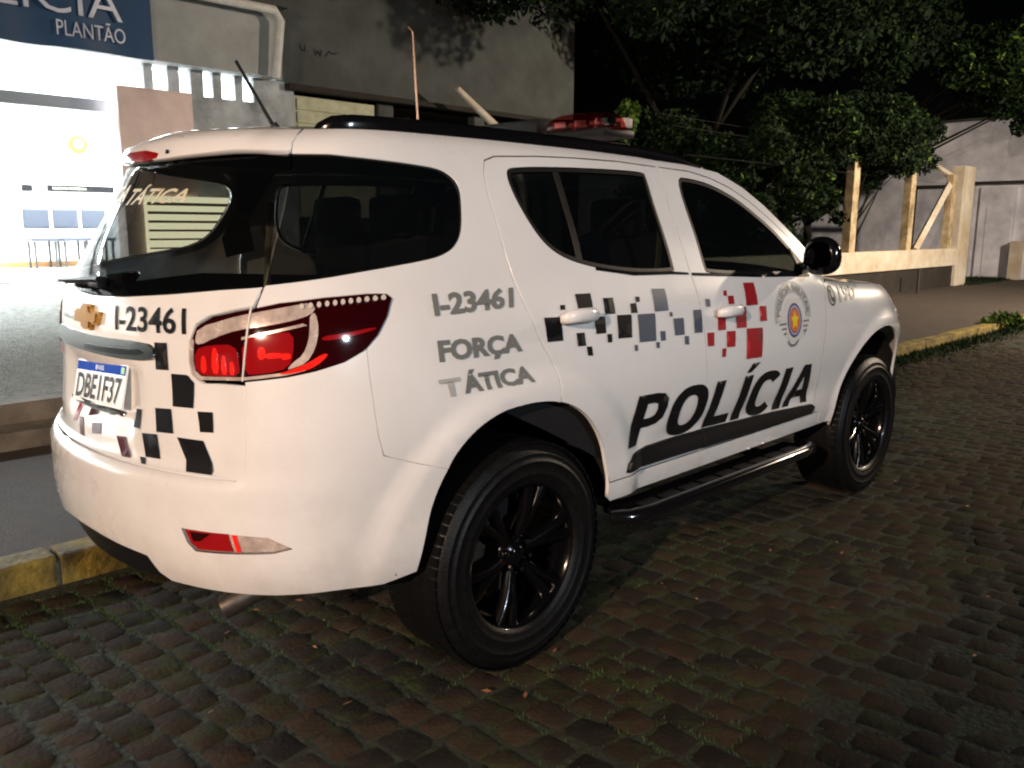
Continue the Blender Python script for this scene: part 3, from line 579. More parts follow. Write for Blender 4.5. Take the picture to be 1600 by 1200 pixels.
slt = [[(1.779,1.240),(1.860,1.237),(1.859,1.158),(1.773,1.159)],[(1.668,1.156),(1.772,1.153),(1.766,1.054),(1.667,1.057)],[(1.794,1.086),(1.826,1.085),(1.825,1.051),(1.795,1.051)],[(1.635,1.051),(1.654,1.049),(1.652,1.028),(1.636,1.030)],[(1.764,1.049),(1.786,1.047),(1.785,1.026),(1.767,1.027)],[(1.863,1.151),(1.880,1.150),(1.882,1.134),(1.864,1.135)],[(1.884,1.126),(1.951,1.124),(1.950,1.061),(1.887,1.063)],[(1.949,1.056),(1.977,1.053),(1.977,1.021),(1.950,1.024)],[(2.022,1.149),(2.078,1.147),(2.074,1.059),(2.019,1.061)],[(2.115,1.186),(2.148,1.183),(2.147,1.155),(2.117,1.155)]]
red = [[(2.428,1.235),(2.515,1.232),(2.520,1.140),(2.424,1.141)],[(2.260,1.211),(2.285,1.210),(2.281,1.189),(2.256,1.190)],[(2.285,1.189),(2.329,1.187),(2.329,1.154),(2.285,1.155)],[(2.335,1.137),(2.419,1.137),(2.413,1.052),(2.333,1.055)],[(2.533,1.133),(2.589,1.130),(2.589,1.066),(2.530,1.069)],[(2.192,1.113),(2.251,1.111),(2.248,1.056),(2.189,1.057)],[(2.412,1.047),(2.547,1.041),(2.549,.913),(2.417,.918)],[(2.254,1.049),(2.322,1.045),(2.318,.981),(2.252,.984)],[(2.108,1.055),(2.159,1.052),(2.156,.999),(2.109,1.001)],[(2.218,.982),(2.250,.981),(2.246,.946),(2.220,.947)]]
RD, FD = doors[('rear', 1)], doors[('fron', 1)]
for pl in blk: decal('livery_square', [pl], M['decal_black'], parent=RD)
for pl in slt: decal('livery_square', [pl], M['decal_slate'], parent=RD if pl[0][0] < 2.03 else FD)
for pl in red: decal('livery_square', [pl], M['decal_red'], parent=FD)
text_on('unit_number', 'I-23461', quad_fn([(-.441,1.229),(-.114,1.237),(-.111,1.166),(-.434,1.158)], .003), M['decal_black'], TG, offset=.02)
bs = [o for o in car.children if o.name.startswith('body_side') and o.data.vertices[0].co.y < 0][0]
text_on('unit_number', 'I-23461', quad_fn([(.756,1.272),(1.088,1.277),(1.066,1.216),(.750,1.208)], .003), M['decal_grey'], bs, offset=.038)
text_on('lettering', 'FORÇA', quad_fn([(.745,1.142),(1.078,1.138),(1.080,1.070),(.747,1.066)], .003), M['decal_grey'], bs, offset=.044)
text_on('lettering', 'ÁTICA', quad_fn([(.815,1.050),(1.106,1.048),(1.114,.984),(.835,.979)], .003), M['decal_grey'], bs, offset=.044)
text_on('lettering_worn', 'T', quad_fn([(.736,1.031),(.815,1.032),(.822,.979),(.755,.977)], .003), M['decal_silver'], bs, offset=.044)
# big door lettering, drawn as heavy slanted capitals
def arcring(cx, cy, rx, ry, tx, ty, a0, a1, n=26):
    A = np.radians(np.linspace(a0, a1, n)); e = .82
    f = lambda a, p: np.sign(a)*np.abs(a)**p
    o = [(cx+rx*f(math.cos(a), e), cy+ry*f(math.sin(a), e)) for a in A]; i_ = [(cx+(rx-tx)*f(math.cos(a), e), cy+(ry-ty)*f(math.sin(a), e)) for a in A[::-1]]; return o+i_
W_ = dict(P=.80, O=1.0, L=.74, I=.25, C=.92, A=.98)
def glyph(ch):
    t, u = .27, .21
    if ch == 'P': return [[(0,0),(t,0),(t,1),(0,1)], [(t-.01,.34),(.42,.34),(.62,.37),(.76,.47),(.80,.67),(.77,.85),(.64,.97),(.44,1),(t-.01,1),(t-.01,1-u+.02),(.42,1-u+.02),(.53,.78),(.56,.67),(.53,.56),(.42,.52),(t-.01,.52)]]
    if ch == 'O': return [arcring(.5, .5, .5, .52, t+.01, u, 0, 180), arcring(.5, .5, .5, .52, t+.01, u, 180, 360)]
    if ch == 'L': return [[(0,0),(.74,0),(.74,u),(t,u),(t,1),(0,1)]]
    if ch == 'I': return [[(0,0),(t+.01,0),(t+.01,1),(0,1)]]
    if ch == 'Í': return [[(0,0),(t+.01,0),(t+.01,1),(0,1)], [(.02,1.07),(.16,1.07),(.40,1.27),(.15,1.27)]]
    if ch == 'C': return [arcring(.5, .5, .5, .52, t+.01, u, 42, 318, 34)]
    if ch == 'A': return [[(0,0),(.25,0),(.315,.2),(.665,.2),(.73,0),(.98,0),(.63,1),(.35,1),(.30,.85),(.49,.74),(.60,.39),(.38,.39),(.49,.74),(.30,.85)]]
xx = 0; GL = []
for ch in 'POLÍCIA': GL.append((ch, xx)); xx += W_[ch if ch != 'Í' else 'I']+.13
tot = xx-.13+.17
BL, BR, TLz, TRz = (1.629, .669), (3.148, .629), .862, .825
for ch, x0 in GL:
    P_ = []
    for g in (glyph(ch) if ch != 'A' else [[(0,0),(.25,0),(.49,.74),(.49,1),(.35,1)], [(.49,.74),(.73,0),(.98,0),(.63,1),(.49,1)], [(.31,.19),(.67,.19),(.60,.38),(.375,.38)]]):
        q_ = []
        for a, b in g:
            u = (x0+a+.17*b)/tot; q_.append((BL[0]+(BR[0]-BL[0])*u, (BL[1]+(BR[1]-BL[1])*u)*(1-b)+(TLz+(TRz-TLz)*u)*b))
        P_.append(q_)
    for k_, pg in enumerate(P_): decal('letter', [pg], M['decal_black'], off=.0030+.0004*k_, parent=RD if x0+.5 < 1.5 else FD, sp=.03)
text_on('lettering', 'POLÍCIA', quad_fn([(-.98,1.205),(-.742,1.205),(-.742,1.163),(-.98,1.160)], .003), M['decal_grey'], TG, offset=.01)
text_on('window_lettering', 'TÁTICA', quad_fn([(-.655,1.585),(-.243,1.575),(-.262,1.525),(-.685,1.520)], .003), M['decal_cream'], tgl, offset=.02, shear=.3)
text_on('window_lettering', 'FORÇA', quad_fn([(-1.10,1.585),(-.70,1.585),(-.73,1.520),(-1.12,1.510)], .003), M['decal_cream'], tgl, offset=.02, shear=.3)
FW = [o for o in car.children if o.name.startswith('front_wing') and o.data.vertices[0].co.y < 0][0]
def circ(c, a, b, n=24, t0=0, t1=2*math.pi): return [(c[0]+a*math.cos(t), c[1]+b*math.sin(t)) for t in np.linspace(t0, t1, n+1)[:-1]]
def ring(c, a, b, a2, b2_, t0, t1, n=20): return [(c[0]+a*math.cos(t), c[1]+b*math.sin(t)) for t in np.linspace(t0, t1, n)]+[(c[0]+a2*math.cos(t), c[1]+b2_*math.sin(t)) for t in np.linspace(t1, t0, n)]
pc_ = (3.262, 1.139)
decal('phone_symbol', [ring(pc_, .044, .050, .035, .041, 0, 2*math.pi-.001, 28)], M['decal_black'], parent=FW, sp=.02)
decal('phone_symbol', [[(pc_[0]+a, pc_[1]+b) for a, b in ((-.020,.030),(-.004,.034),(.004,.016),(-.006,.010),(.0,-.010),(.012,-.014),(.022,-.002),(.024,-.024),(.008,-.034),(-.008,-.024),(-.018,0))]], M['decal_black'], parent=FW, sp=.02)
text_on('phone_number', '190', quad_fn([(3.365,1.183),(3.61,1.172),(3.56,1.105),(3.345,1.098)], .003), M['decal_grey'], FW, offset=.03, shear=.1)
cc = (2.843, 1.050)
crest = decal('crest_band', [ring((2.835,1.075), .172, .150, .120, .098, math.radians(-8), math.radians(192))], M['decal_silver'], off=.0022, parent=FD, sp=.03)
decal('crest_field', [[(2.77,1.135),(2.80,1.150),(2.90,1.150),(2.925,1.12),(2.925,1.058),(3.00,1.056),(2.97,1.00),(2.925,.968),(2.86,.950),(2.80,.955),(2.765,.99),(2.745,1.055),(2.68,1.058),(2.70,1.10),(2.76,1.105)]], M['decal_pale'], off=.0026, parent=FD, sp=.03)
for i, (a, b) in enumerate(((1.0, 1.0),)): decal('crest_disc', [circ(cc, .070, .078)], M['decal_blue'], off=.0032, parent=FD, sp=.03)
decal('crest_disc', [ring(cc, .058, .066, .050, .058, 0, 2*math.pi-.001, 28)], M['decal_silver'], off=.0036, parent=FD, sp=.03)
decal('crest_disc', [circ(cc, .046, .053)], M['decal_orange'], off=.0040, parent=FD, sp=.03)
decal('crest_star', [[(cc[0]+(.040 if i % 2 == 0 else .019)*math.cos(math.pi/2+i*math.pi/5), cc[1]+(.046 if i % 2 == 0 else .022)*math.sin(math.pi/2+i*math.pi/5)) for i in range(10)]], M['decal_yellow'], off=.0046, parent=FD, sp=.03)
for k in range(3): decal('crest_stripe', [[(2.70+.02*k,1.044-.022*k),(2.765,1.044-.022*k),(2.765,1.036-.022*k),(2.70+.02*k,1.036-.022*k)], [(2.925,1.044-.022*k),(2.985-.012*k,1.044-.022*k),(2.985-.012*k,1.036-.022*k),(2.925,1.036-.022*k)]], M['decal_grey'], off=.0030, parent=FD, sp=.03)
text_on('crest_lettering', 'POLÍCIA MILITAR', (lambda: (lambda u, v: (lambda a, r: (lambda P: S(P[0], P[1])+nrm(P[0], P[1])*.0032)((2.835+(.126+.040*v)*np.cos(a), 1.075+(.104+.040*v)*np.sin(a))))(math.radians(180)-u*math.radians(180), v)))(), M['decal_grey'], FD, offset=.012, cuts=3)
decal('crest_scroll', [ring((2.835,.975), .060, .045, .048, .033, math.radians(200), math.radians(340), 10)], M['decal_grey'], parent=FD, sp=.02)
# --- roof equipment
bar = bpy.data.objects.new('light_bar', None); COL.objects.link(bar); bar.parent = car; bar.location = (2.03, 0, 1.835)
bm = bmesh.new(); box(bm, (0, 0, .0), (.20, 1.12, .035), .012); bmo('bar_base', bm, M['black_plastic'], bar, True, auto=40)
redglass = mat('red_dome', (.03, .001, .002), .06, coat=.6, trans=.78, alpha=(.85, .38, .36))
for y0, y1 in ((-.57, -.20), (.20, .57)):
    bm = bmesh.new(); g = bmesh.ops.create_uvsphere(bm, u_segments=24, v_segments=12, radius=1)
    for v in bm.verts: v.co = ((abs(v.co.x)**.75)*math.copysign(.115, v.co.x), (y0+y1)/2+(abs(v.co.y)**.6)*math.copysign((y1-y0)/2, v.co.y), .015+max(v.co.z, 0)**.8*.075)
    dm = bmo('lamp_dome', bm, redglass, bar, True)
for y in (-.53, -.42, -.31, .31, .42, .53):
    boxo('lamp_reflector', (-.055, y, .042), (.05, .075, .042), M['chrome'], bar, .01); boxo('lamp_reflector', (.05, y, .042), (.05, .075, .042), M['lamp_clear'], bar, .01)
bm = bmesh.new(); box(bm, (0, 0, .045), (.17, .36, .07), .02); bmo('speaker_housing', bm, M['black_plastic'], bar, True, auto=40)
copper = mat('copper_rod', (.50, .28, .17), .35, metal=.6)
an = tubeo('aerial', [(1.12, -.40, 1.775), (1.12, -.40, 1.80), (1.118, -.40, 1.815)], [.020, .014, .008], M['chrome'], car)
tubeo('aerial_rod', [(1.118, -.40, 1.81), (1.105, -.395, 2.10), (1.09, -.39, 2.115+.0)], [.0036, .003, .0025], copper, an, 6)
an2 = tubeo('aerial', [(.82, 0, 1.775), (.80, 0, 1.81)], [.022, .012], M['black_plastic'], car)
tubeo('aerial_rod', [(.80, 0, 1.80), (.67, 0, 2.0)], [.007, .0055], M['black_plastic'], an2, 6)
# ------------------------------------------------------------------ ground, kerb, pavement, ramp
def stone_mat():
    m = mat('cobble_stone', (.029, .022, .015), .88, spec=.12, noise=.6, nscale=9, bump=.35, bscale=55, dark=(.020, .016, .014))
    n = m.node_tree; b = n.nodes['Principled BSDF']; L = n.links.new
    oi = n.nodes.new('ShaderNodeAttribute'); oi.attribute_name = 'tone'; src = b.inputs['Base Color'].links[0].from_socket
    ob = n.nodes.new('ShaderNodeObjectInfo'); ad = n.nodes.new('ShaderNodeMath'); ad.operation = 'ADD'; L(ob.outputs['Random'], ad.inputs[0]); L(oi.outputs['Fac'], ad.inputs[1])
    fr = n.nodes.new('ShaderNodeMath'); fr.operation = 'FRACT'; L(ad.outputs[0], fr.inputs[0])
    cr = n.nodes.new('ShaderNodeValToRGB'); cr.color_ramp.elements[0].color = (.55, .60, .66, 1); cr.color_ramp.elements[1].color = (1.45, 1.25, 1.08, 1)
    L(fr.outputs[0], cr.inputs[0]); mx = n.nodes.new('ShaderNodeMix'); mx.data_type = 'RGBA'; mx.blend_type = 'MULTIPLY'; mx.inputs[0].default_value = 1
    L(src, mx.inputs[6]); L(cr.outputs[0], mx.inputs[7])
    # moss creeping over some stones
    tc = n.nodes.new('ShaderNodeTexCoord'); ge = n.nodes.new('ShaderNodeNewGeometry'); t = n.nodes.new('ShaderNodeTexNoise'); t.inputs['Scale'].default_value = 5; t.inputs['Detail'].default_value = 9; t.inputs['Roughness'].default_value = .75
    L(ge.outputs['Position'], t.inputs['Vector']); c2 = n.nodes.new('ShaderNodeValToRGB'); c2.color_ramp.elements[0].position = .50; c2.color_ramp.elements[1].position = .64
    c2.color_ramp.elements[0].color = (0, 0, 0, 1); c2.color_ramp.elements[1].color = (.75, .75, .75, 1); L(t.outputs['Fac'], c2.inputs[0])
    m2 = n.nodes.new('ShaderNodeMix'); m2.data_type = 'RGBA'; L(c2.outputs[0], m2.inputs[0]); L(mx.outputs[2], m2.inputs[6]); m2.inputs[7].default_value = (.034, .048, .012, 1); L(m2.outputs[2], b.inputs['Base Color'])
    return m
M['stone'] = stone_mat()
M['soil'] = mat('mossy_soil', (.015, .024, .008), .95, noise=.75, nscale=14, bump=.8, bscale=40, dark=(.014, .011, .008))
M['asphalt'] = mat('worn_pavement', (.052, .040, .032), .85, noise=.45, nscale=6, bump=.4, bscale=90)
M['concrete'] = mat('stained_concrete', (.22, .20, .17), .85, noise=.5, nscale=4, bump=.35, bscale=45)
M['yellow'] = mat('worn_yellow_paint', (.22, .16, .025), .8, noise=.7, nscale=6, bump=.6, bscale=30, dark=(.03, .028, .012), detail=9)
M['cream'] = mat('cream_concrete', (.54, .52, .46), .8, noise=.4, nscale=2, bump=.3, bscale=40, dark=(.42, .35, .24), detail=9)
M['post'] = mat('mossy_post_concrete', (.50, .41, .27), .85, noise=.5, nscale=3, bump=.4, bscale=40, dark=(.16, .12, .05))  # brown in the noise stands in for the posts' shaded sides, besides weathering
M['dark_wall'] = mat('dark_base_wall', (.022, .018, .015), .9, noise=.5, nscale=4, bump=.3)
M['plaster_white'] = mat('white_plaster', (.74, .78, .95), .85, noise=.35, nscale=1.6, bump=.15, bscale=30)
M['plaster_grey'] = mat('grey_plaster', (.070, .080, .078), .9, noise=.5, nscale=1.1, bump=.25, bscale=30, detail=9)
M['mottled'] = mat('mottled_wall', (.38, .42, .45), .9, noise=.55, nscale=2.4, bump=.2, bscale=30, detail=9)
M['beige'] = mat('beige_wall', (.78, .62, .58), .85, noise=.2, nscale=2)
M['room'] = mat('white_room', (.85, .86, .86), .7)
M['pale_green'] = mat('pale_shutter', (.42, .44, .30), .6, noise=.3, nscale=6)
M['white_pvc'] = mat('white_pipe', (.62, .62, .60), .45, noise=.2, nscale=9)
M['dark_metal'] = mat('dark_metal', (.05, .05, .05), .5, metal=.5)
M['blue_chair'] = mat('blue_chair', (.03, .038, .055), .5)
def sheet(name, x0, x1, y0, y1, z, m, kind='structure'):
    o = mk(name, [(x0, y0, z), (x1, y0, z), (x1, y1, z), (x0, y1, z)], [(0, 1, 2, 3)], m); tag(o, kind=kind); return o
sheet('ground', -60, 120, -60, 120, -.06, M['soil'])
road = sheet('road', -40, 60, -30, .90, -.0055, M['soil'])
def stone(k):
    r = np.random.default_rng(k); a, b = .0535, .061; c = .013
    pts = [(-a+c, -b), (a-c, -b), (a, -b+c), (a, b-c), (a-c, b), (-a+c, b), (-a, b-c), (-a, -b+c)]
    P = np.array(pts)+r.normal(0, .0045, (8, 2)); V = [(x, y, -.022) for x, y in P]+[(x*.99, y*.99, -.0025+r.normal(0, .001)) for x, y in P]+[(x*.90, y*.90, .0008+r.normal(0, .0012)) for x, y in P]+[(0, 0, .0018+r.normal(0, .001))]
    F = []
    for o in (0, 8): F += [(o+i, o+(i+1) % 8, o+8+(i+1) % 8, o+8+i) for i in range(8)]
    F += [(16+i, 16+(i+1) % 8, 24) for i in range(8)]
    return np.array(V), F
STN = [stone(k) for k in range(10)]; SM = []
for V, F in STN:
    me = bpy.data.meshes.new('paving_stone'); me.from_pydata(V.tolist(), [], F); me.materials.append(M['stone']); me.polygons.foreach_set('use_smooth', [True]*len(F)); me.set_sharp_from_angle(angle=math.radians(48)); SM.append(me)
def make_layout():
    out = []; x = -3.4; k = 0
    while x < 13.5:
        y = .90-.07*((k*7) % 5)/4-.06; k += 1
        far = x > 6.5
        while y > (-6.5 if not far else -6.5):
            ln = random.uniform(.106, .146); y -= ln/2+.003
            out.append((x-.075*(y-.4)+random.gauss(0, .005)+.010*math.sin(y*2.1+k), y, ln/.131, random.uniform(.94, 1.04), random.gauss(0, .05), random.gauss(0, .002)-.002+.012*math.sin(x*.9)*math.sin(y*.8+1)*.4))
            y -= ln/2+.003
        x += .125
    return out
LAY = make_layout()
def vis(p):
    d = np.array([p[0], p[1], 0])-CAM; z = d@_f
    if z < .4: return None
    px, py = 800+1333.67*(d@_r)/z, 600-1333.67*(d@_u)/z
    return (px, py, z) if -30 < px < 1630 and -30 < py < 1240 else None
scored = []
for i, L in enumerate(LAY):
    v = vis(L); hid = (.75 < L[0] < 4.3 and -.35 < L[1] < .7)
    scored.append((v[2]+(0 if not hid else 50) if v else 1e9, i))
scored.sort(); near = {i for s_, i in scored[:300]}
fv, ff, fs, k = [], [], [], 0
for i, (x, y, sy, sx, rz, dz) in enumerate(LAY):
    j = (i*7919) % 10
    if i in near:
        o = bpy.data.objects.new('paving_stone', SM[j]); COL.objects.link(o); o.parent = road; o.location = (x, y, dz); o.scale = (sx, sy, 1); o.rotation_euler = (random.gauss(0, .014), random.gauss(0, .014), rz+(math.pi if i % 2 else 0))
    else:
        V = STN[j][0]*[sx, sy, 1]; c, s = math.cos(rz), math.sin(rz); V = np.stack([V[:, 0]*c-V[:, 1]*s+x, V[:, 0]*s+V[:, 1]*c+y, V[:, 2]+dz+V[:, 0]*random.gauss(0, .016)], 1)
        fv.append(V); ff += [tuple(a+k for a in f) for f in STN[j][1]]; fs += [random.random()]*len(V); k += len(V)
fo = mk('paving_stones', np.concatenate(fv), ff, M['stone'], road, smooth=True, kind='stuff'); fo.data.set_sharp_from_angle(angle=math.radians(48))
at = fo.data.attributes.new('tone', 'FLOAT', 'POINT'); at.data.foreach_set('value', fs)
# farther road: the stones are too small to tell apart
def far_road_mat():
    m = mat('distant_cobbles', (.075, .055, .022), .8, noise=.5, nscale=1.3, dark=(.035, .034, .016)); n = m.node_tree; b = n.nodes['Principled BSDF']; L = n.links.new
    tc = n.nodes.new('ShaderNodeTexCoord'); v = n.nodes.new('ShaderNodeTexVoronoi'); v.inputs['Scale'].default_value = 7.4; v.feature = 'DISTANCE_TO_EDGE'; L(tc.outputs['Object'], v.inputs['Vector'])
    bp = n.nodes.new('ShaderNodeBump'); bp.inputs['Distance'].default_value = .03; bp.inputs['Strength'].default_value = .8; L(v.outputs['Distance'], bp.inputs['Height']); L(bp.outputs[0], b.inputs['Normal']); return m
mk('far_paving', [(13.3, -30, -.004), (60, -30, -.004), (60, .9, -.004), (13.3, .9, -.004)], [(0, 1, 2, 3)], far_road_mat(), road)
# kerb
kerb = b2('kerb', (-12, .93, -.05), (30, 1.03, .085), M['concrete']); tag(kerb, kind='structure')
x = -4.6; kk = 0
while x < 29:
    ln = random.uniform(.92, 1.02); 
    o = b2('kerb_stone', (x+.008, .905, -.04), (x+ln-.008, 1.06, .125+random.uniform(-.006, .004)), M['yellow'], kerb, bev=.014)
    x += ln
pave = sheet('pavement', -12, 9.8, 1.03, 3.3, .105, M['asphalt']); 
p2 = sheet('far_pavement', 9.8, 30, 1.03, 14, .106, M['asphalt'])
# ramp up to the station with a low retaining wall
ramp = mk('ramp', [(-14, 3.3, .32), (9.8, 3.3, .32), (9.8, 9.0, .75), (-14, 9.0, .75), (-14, 3.3, .0), (9.8, 3.3, .0), (9.8, 9.0, 0), (-14, 9, 0)], [(0, 1, 2, 3), (4, 5, 1, 0), (5, 6, 2, 1)],
          mat('ramp_gravel', (.26, .27, .25), .85, noise=.6, nscale=16, bump=.9, bscale=60, dark=(.06, .07, .05))); tag(ramp, kind='structure')
b2('retaining_wall', (-12, 3.22, .10), (9.8, 3.36, .345), M['concrete']).__setitem__('kind', 'structure')
b2('step', (-12, 2.95, .10), (9.8, 3.22, .215), M['concrete']).__setitem__('kind', 'structure')
# --- police station
st = empty('police_station', (2, 9, 0), 'grey police station with lit white hall and narrow glowing slots under its eaves', 'building')
inv_st = Matrix.Translation((-2, -9, 0))
def sp(name, lo, hi, m, parent=None, bev=0):
    o = b2(name, lo, hi, m, None, bev); p_ = parent or st; o.parent = p_; o.matrix_parent_inverse = Matrix.Translation(-Vector((2, 9, 0))); return o
sp('base_wall', (-14, 8.98, .0), (6.25, 9.25, .77), M['room'])
sp('room_floor', (-14, 9.25, .60), (6.25, 12.7, .78), mat('hall_floor', (.62, .60, .56), .3)); 
sp('back_wall', (-14, 12.62, .78), (6.25, 12.8, 4.2), M['room'])
sp('side_wall', (6.1, 9.25, .78), (6.25, 12.62, 4.2), M['room'])
sp('side_wall', (-9.1, 9.25, .78), (-9.0, 12.62, 4.2), M['room'])
sp('ceiling', (-9, 9.25, 3.9), (6.1, 12.62, 4.0), M['room'])
sp('lintel', (-6, 9.10, 2.90), (3.70, 9.22, 3.05), mat('lintel_grey', (.25, .29, .33), .6))
sp('skirting', (-9, 12.60, .79), (6.1, 12.618, .87), mat('ochre_skirting', (.35, .18, .06), .6))
sp('corner_wall', (4.16, 8.99, .77), (6.25, 9.07, 3.22), M['mottled'])
xs = [4.16, 4.28, 4.48, 4.64, 4.80, 4.98, 5.12, 5.25, 5.45, 5.57, 5.74, 6.25]
for i in range(0, len(xs)-1, 2): sp('slot_pier', (xs[i], 8.99, 3.22), (xs[i+1], 9.07, 3.56), M['mottled'])
sp('fascia', (-14, 8.70, 3.56), (6.0, 9.28, 4.50), mat('fascia_plaster', (.34, .36, .36), .85, noise=.25, nscale=1.5))  # lighter plaster colour stands in for hall light spilling onto the fascia
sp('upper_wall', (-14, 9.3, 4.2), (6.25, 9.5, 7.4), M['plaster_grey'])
sp('eave', (4.0, 8.55, 4.50), (6.12, 9.3, 4.58), M['plaster_grey'])
pl_ = sp('front_pillar', (3.66, 8.66, .70), (4.66, 8.96, 3.20), M['beige'], bev=.04)
for px_ in (-6, -3.2, -.4, 2.4, 5.0):
    f = sp('ceiling_light', (px_-.6, 10.7, 3.84), (px_+.6, 11.0, 3.89), mat('tube_glow', (.9, .9, .9), .5, emit=(.93, .98, 1), es=85))
for i, xx in enumerate((-5.5, -1.5, 2.0, 4.6)):
    lamp('hall_light', (xx, 10.6, 3.78), (xx, 10.6, 0), 480, (.90, .97, 1.0), .8)
lw = sp('lit_window', (3.90, 8.60, 1.02), (5.15, 8.652, 1.84), mat('lit_blind', (.6, .56, .42), .6, emit=(1, .90, .60), es=8))
for i in range(7):
    o = b2('blind_slat', (3.92, 8.58, 1.04+.113*i), (5.13, 8.598, 1.045+.117*i+.012), M['cream']); o.parent = lw
gut = bmesh.new(); tube(gut, [(3.9, 8.50, 4.42), (5.85, 8.50, 4.42), (5.95, 8.52, 4.30), (5.86, 8.55, 3.52)], .06, 10); go = bmo('downpipe', gut, M['white_pvc'], st, True, auto=50); go.matrix_parent_inverse = Matrix.Translation((-2, -9, 0))
# things in the hall
def top(o, label, cat, group=None): return tag(o, label, cat, group)
wall_sign = b2('wall_sign', (3.98, 12.55, 2.0), (5.02, 12.60, 2.10), M['decal_black']); top(wall_sign, 'long black strip sign on the back wall of the hall above the seats', 'sign')
text_on('lettering', 'BOLETIM DE OCORRÊNCIA', flat_fn((4.05, 12.54, 2.03), (.52, 0, 0), (0, 0, .045)), M['decal_cream'], wall_sign, cuts=0)
s2 = b2('wall_box', (3.60, 12.54, 1.99), (3.75, 12.60, 2.09), M['decal_black']); top(s2, 'small dark box on the hall wall left of the black strip sign', 'box')
bm = bmesh.new(); 
g = bmesh.ops.create_cone(bm, cap_ends=True, segments=28, radius1=.15, radius2=.15, depth=.02); bmesh.ops.rotate(bm, cent=(0, 0, 0), matrix=Matrix.Rotation(math.pi/2, 3, 'X'), verts=bm.verts[:]); bmesh.ops.translate(bm, vec=(4.50, 12.55, 2.76), verts=bm.verts[:])
em_ = bmo('round_emblem', bm, mat('emblem_yellow', (.45, .22, .0), .5)); top(em_, 'round yellow police emblem on the white wall of the lit hall', 'emblem')
bm = bmesh.new(); g = bmesh.ops.create_cone(bm, cap_ends=True, segments=24, radius1=.07, radius2=.07, depth=.02); bmesh.ops.rotate(bm, cent=(0, 0, 0), matrix=Matrix.Rotation(math.pi/2, 3, 'X'), verts=bm.verts[:]); bmesh.ops.translate(bm, vec=(4.50, 12.537, 2.77), verts=bm.verts[:]); bmo('emblem_centre', bm, M['plate_white'], em_)
shelf_m = mat('slat_grey', (.09, .12, .15), .6); sh = empty('louvred_window', (4.0, 12.6, 2.4), 'white louvred window with grey slats on the hall wall beside the yellow emblem', 'window')
for z in (2.50, 2.72, 2.94):
    for a, b_ in ((2.2, 3.45), (3.75, 3.86), (3.98, 4.44)):
        o = b2('slat', (a, 12.56, z), (b_, 12.60, z+.13), shelf_m, None); o.parent = sh; o.matrix_parent_inverse = Matrix.Translation((-4.0, -12.6, -2.4))
rowl = ['left', 'middle', 'right']
for i, xx in enumerate((3.50, 3.94, 4.38)):
    ch = empty('waiting_chair', (xx+.21, 12.2, .78), 'dark blue waiting chair, %s one of the three in the lit hall' % {0: 'leftmost', 1: 'middle', 2: 'rightmost'}[i], 'chair', 'waiting chairs in the hall')
    boxo('backrest', (0, .18, .78), (.39, .05, .32), M['blue_chair'], ch, .03); boxo('seat', (0, 0, .45), (.40, .40, .05), M['blue_chair'], ch, .02)
    for dx in (-.15, .15):
        for dy in (-.15, .15): boxo('leg', (dx, dy, .21), (.03, .03, .42), M['dark_metal'], ch)
# banner
ban_m = mat('navy_banner', (.012, .06, .15), .55, noise=.2, nscale=3)
V, F = [], []; nx = 40
for i in range(nx+1):
    for z in (3.55, 4.75): V.append((-1.2+5.35*i/nx, 8.64+.02*math.sin(i*.9), z+.012*math.sin(i*.6)))
ban = mk('banner', V, [(2*i, 2*i+2, 2*i+3, 2*i+1) for i in range(nx)], ban_m, smooth=True); top(ban, 'dark blue banner with white police lettering above the lit entrance', 'banner')
text_on('lettering', 'POLÍCIA', flat_fn((1.52, 8.60, 3.93), (2.26, 0, 0), (0, 0, .50)), M['plaster_white'], ban, offset=-.005, cuts=0)
text_on('lettering', 'PLANTÃO', flat_fn((3.00, 8.60, 3.68), (.80, 0, 0), (0, 0, .22)), M['plaster_white'], ban, cuts=0)
# --- big dark building on the right of the station
db = empty('tall_building', (9, 9, 0), 'tall dark unlit building with a pale shuttered window under its ledge, right of the station', 'building')
def dp(name, lo, hi, m, bev=0): o = b2(name, lo, hi, m, None, bev); o.parent = db; o.matrix_parent_inverse = Matrix.Translation((-9, -9, 0)); return o
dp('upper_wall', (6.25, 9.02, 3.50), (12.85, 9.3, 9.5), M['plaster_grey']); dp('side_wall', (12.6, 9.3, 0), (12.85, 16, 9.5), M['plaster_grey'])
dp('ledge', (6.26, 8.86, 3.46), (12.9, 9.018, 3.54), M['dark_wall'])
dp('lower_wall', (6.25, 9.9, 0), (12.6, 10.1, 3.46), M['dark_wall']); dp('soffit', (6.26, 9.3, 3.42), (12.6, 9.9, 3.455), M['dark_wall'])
dp('pillar', (6.26, 9.02, .1), (6.42, 9.28, 3.455), M['mottled']); dp('pillar', (8.05, 9.10, .1), (8.35, 9.28, 3.455), M['plaster_grey']); dp('pillar', (10.2, 9.10, .1), (10.45, 9.28, 3.455), M['plaster_grey'])
for (xx, zz, pts_) in ((6.55, 4.06, [(0,.08),(.03,0),(.08,0),(.10,.09)]), (6.80, 4.02, [(0,.09),(.03,.0),(.06,.07),(.10,.0),(.13,.09)]), (7.0, 4.03, [(0,.0),(.06,.08),(.12,.05),(.2,.07)])):
    bm = bmesh.new(); tube(bm, [(xx+a, 9.015, zz+b) for a, b in pts_], .011, 5); o = bmo('graffiti_mark', bm, M['dark_metal'], db); o.matrix_parent_inverse = Matrix.Translation((-9, -9, 0))
wf = dp('window', (6.50, 9.16, 1.6), (8.0, 9.24, 3.42), M['pale_green'])
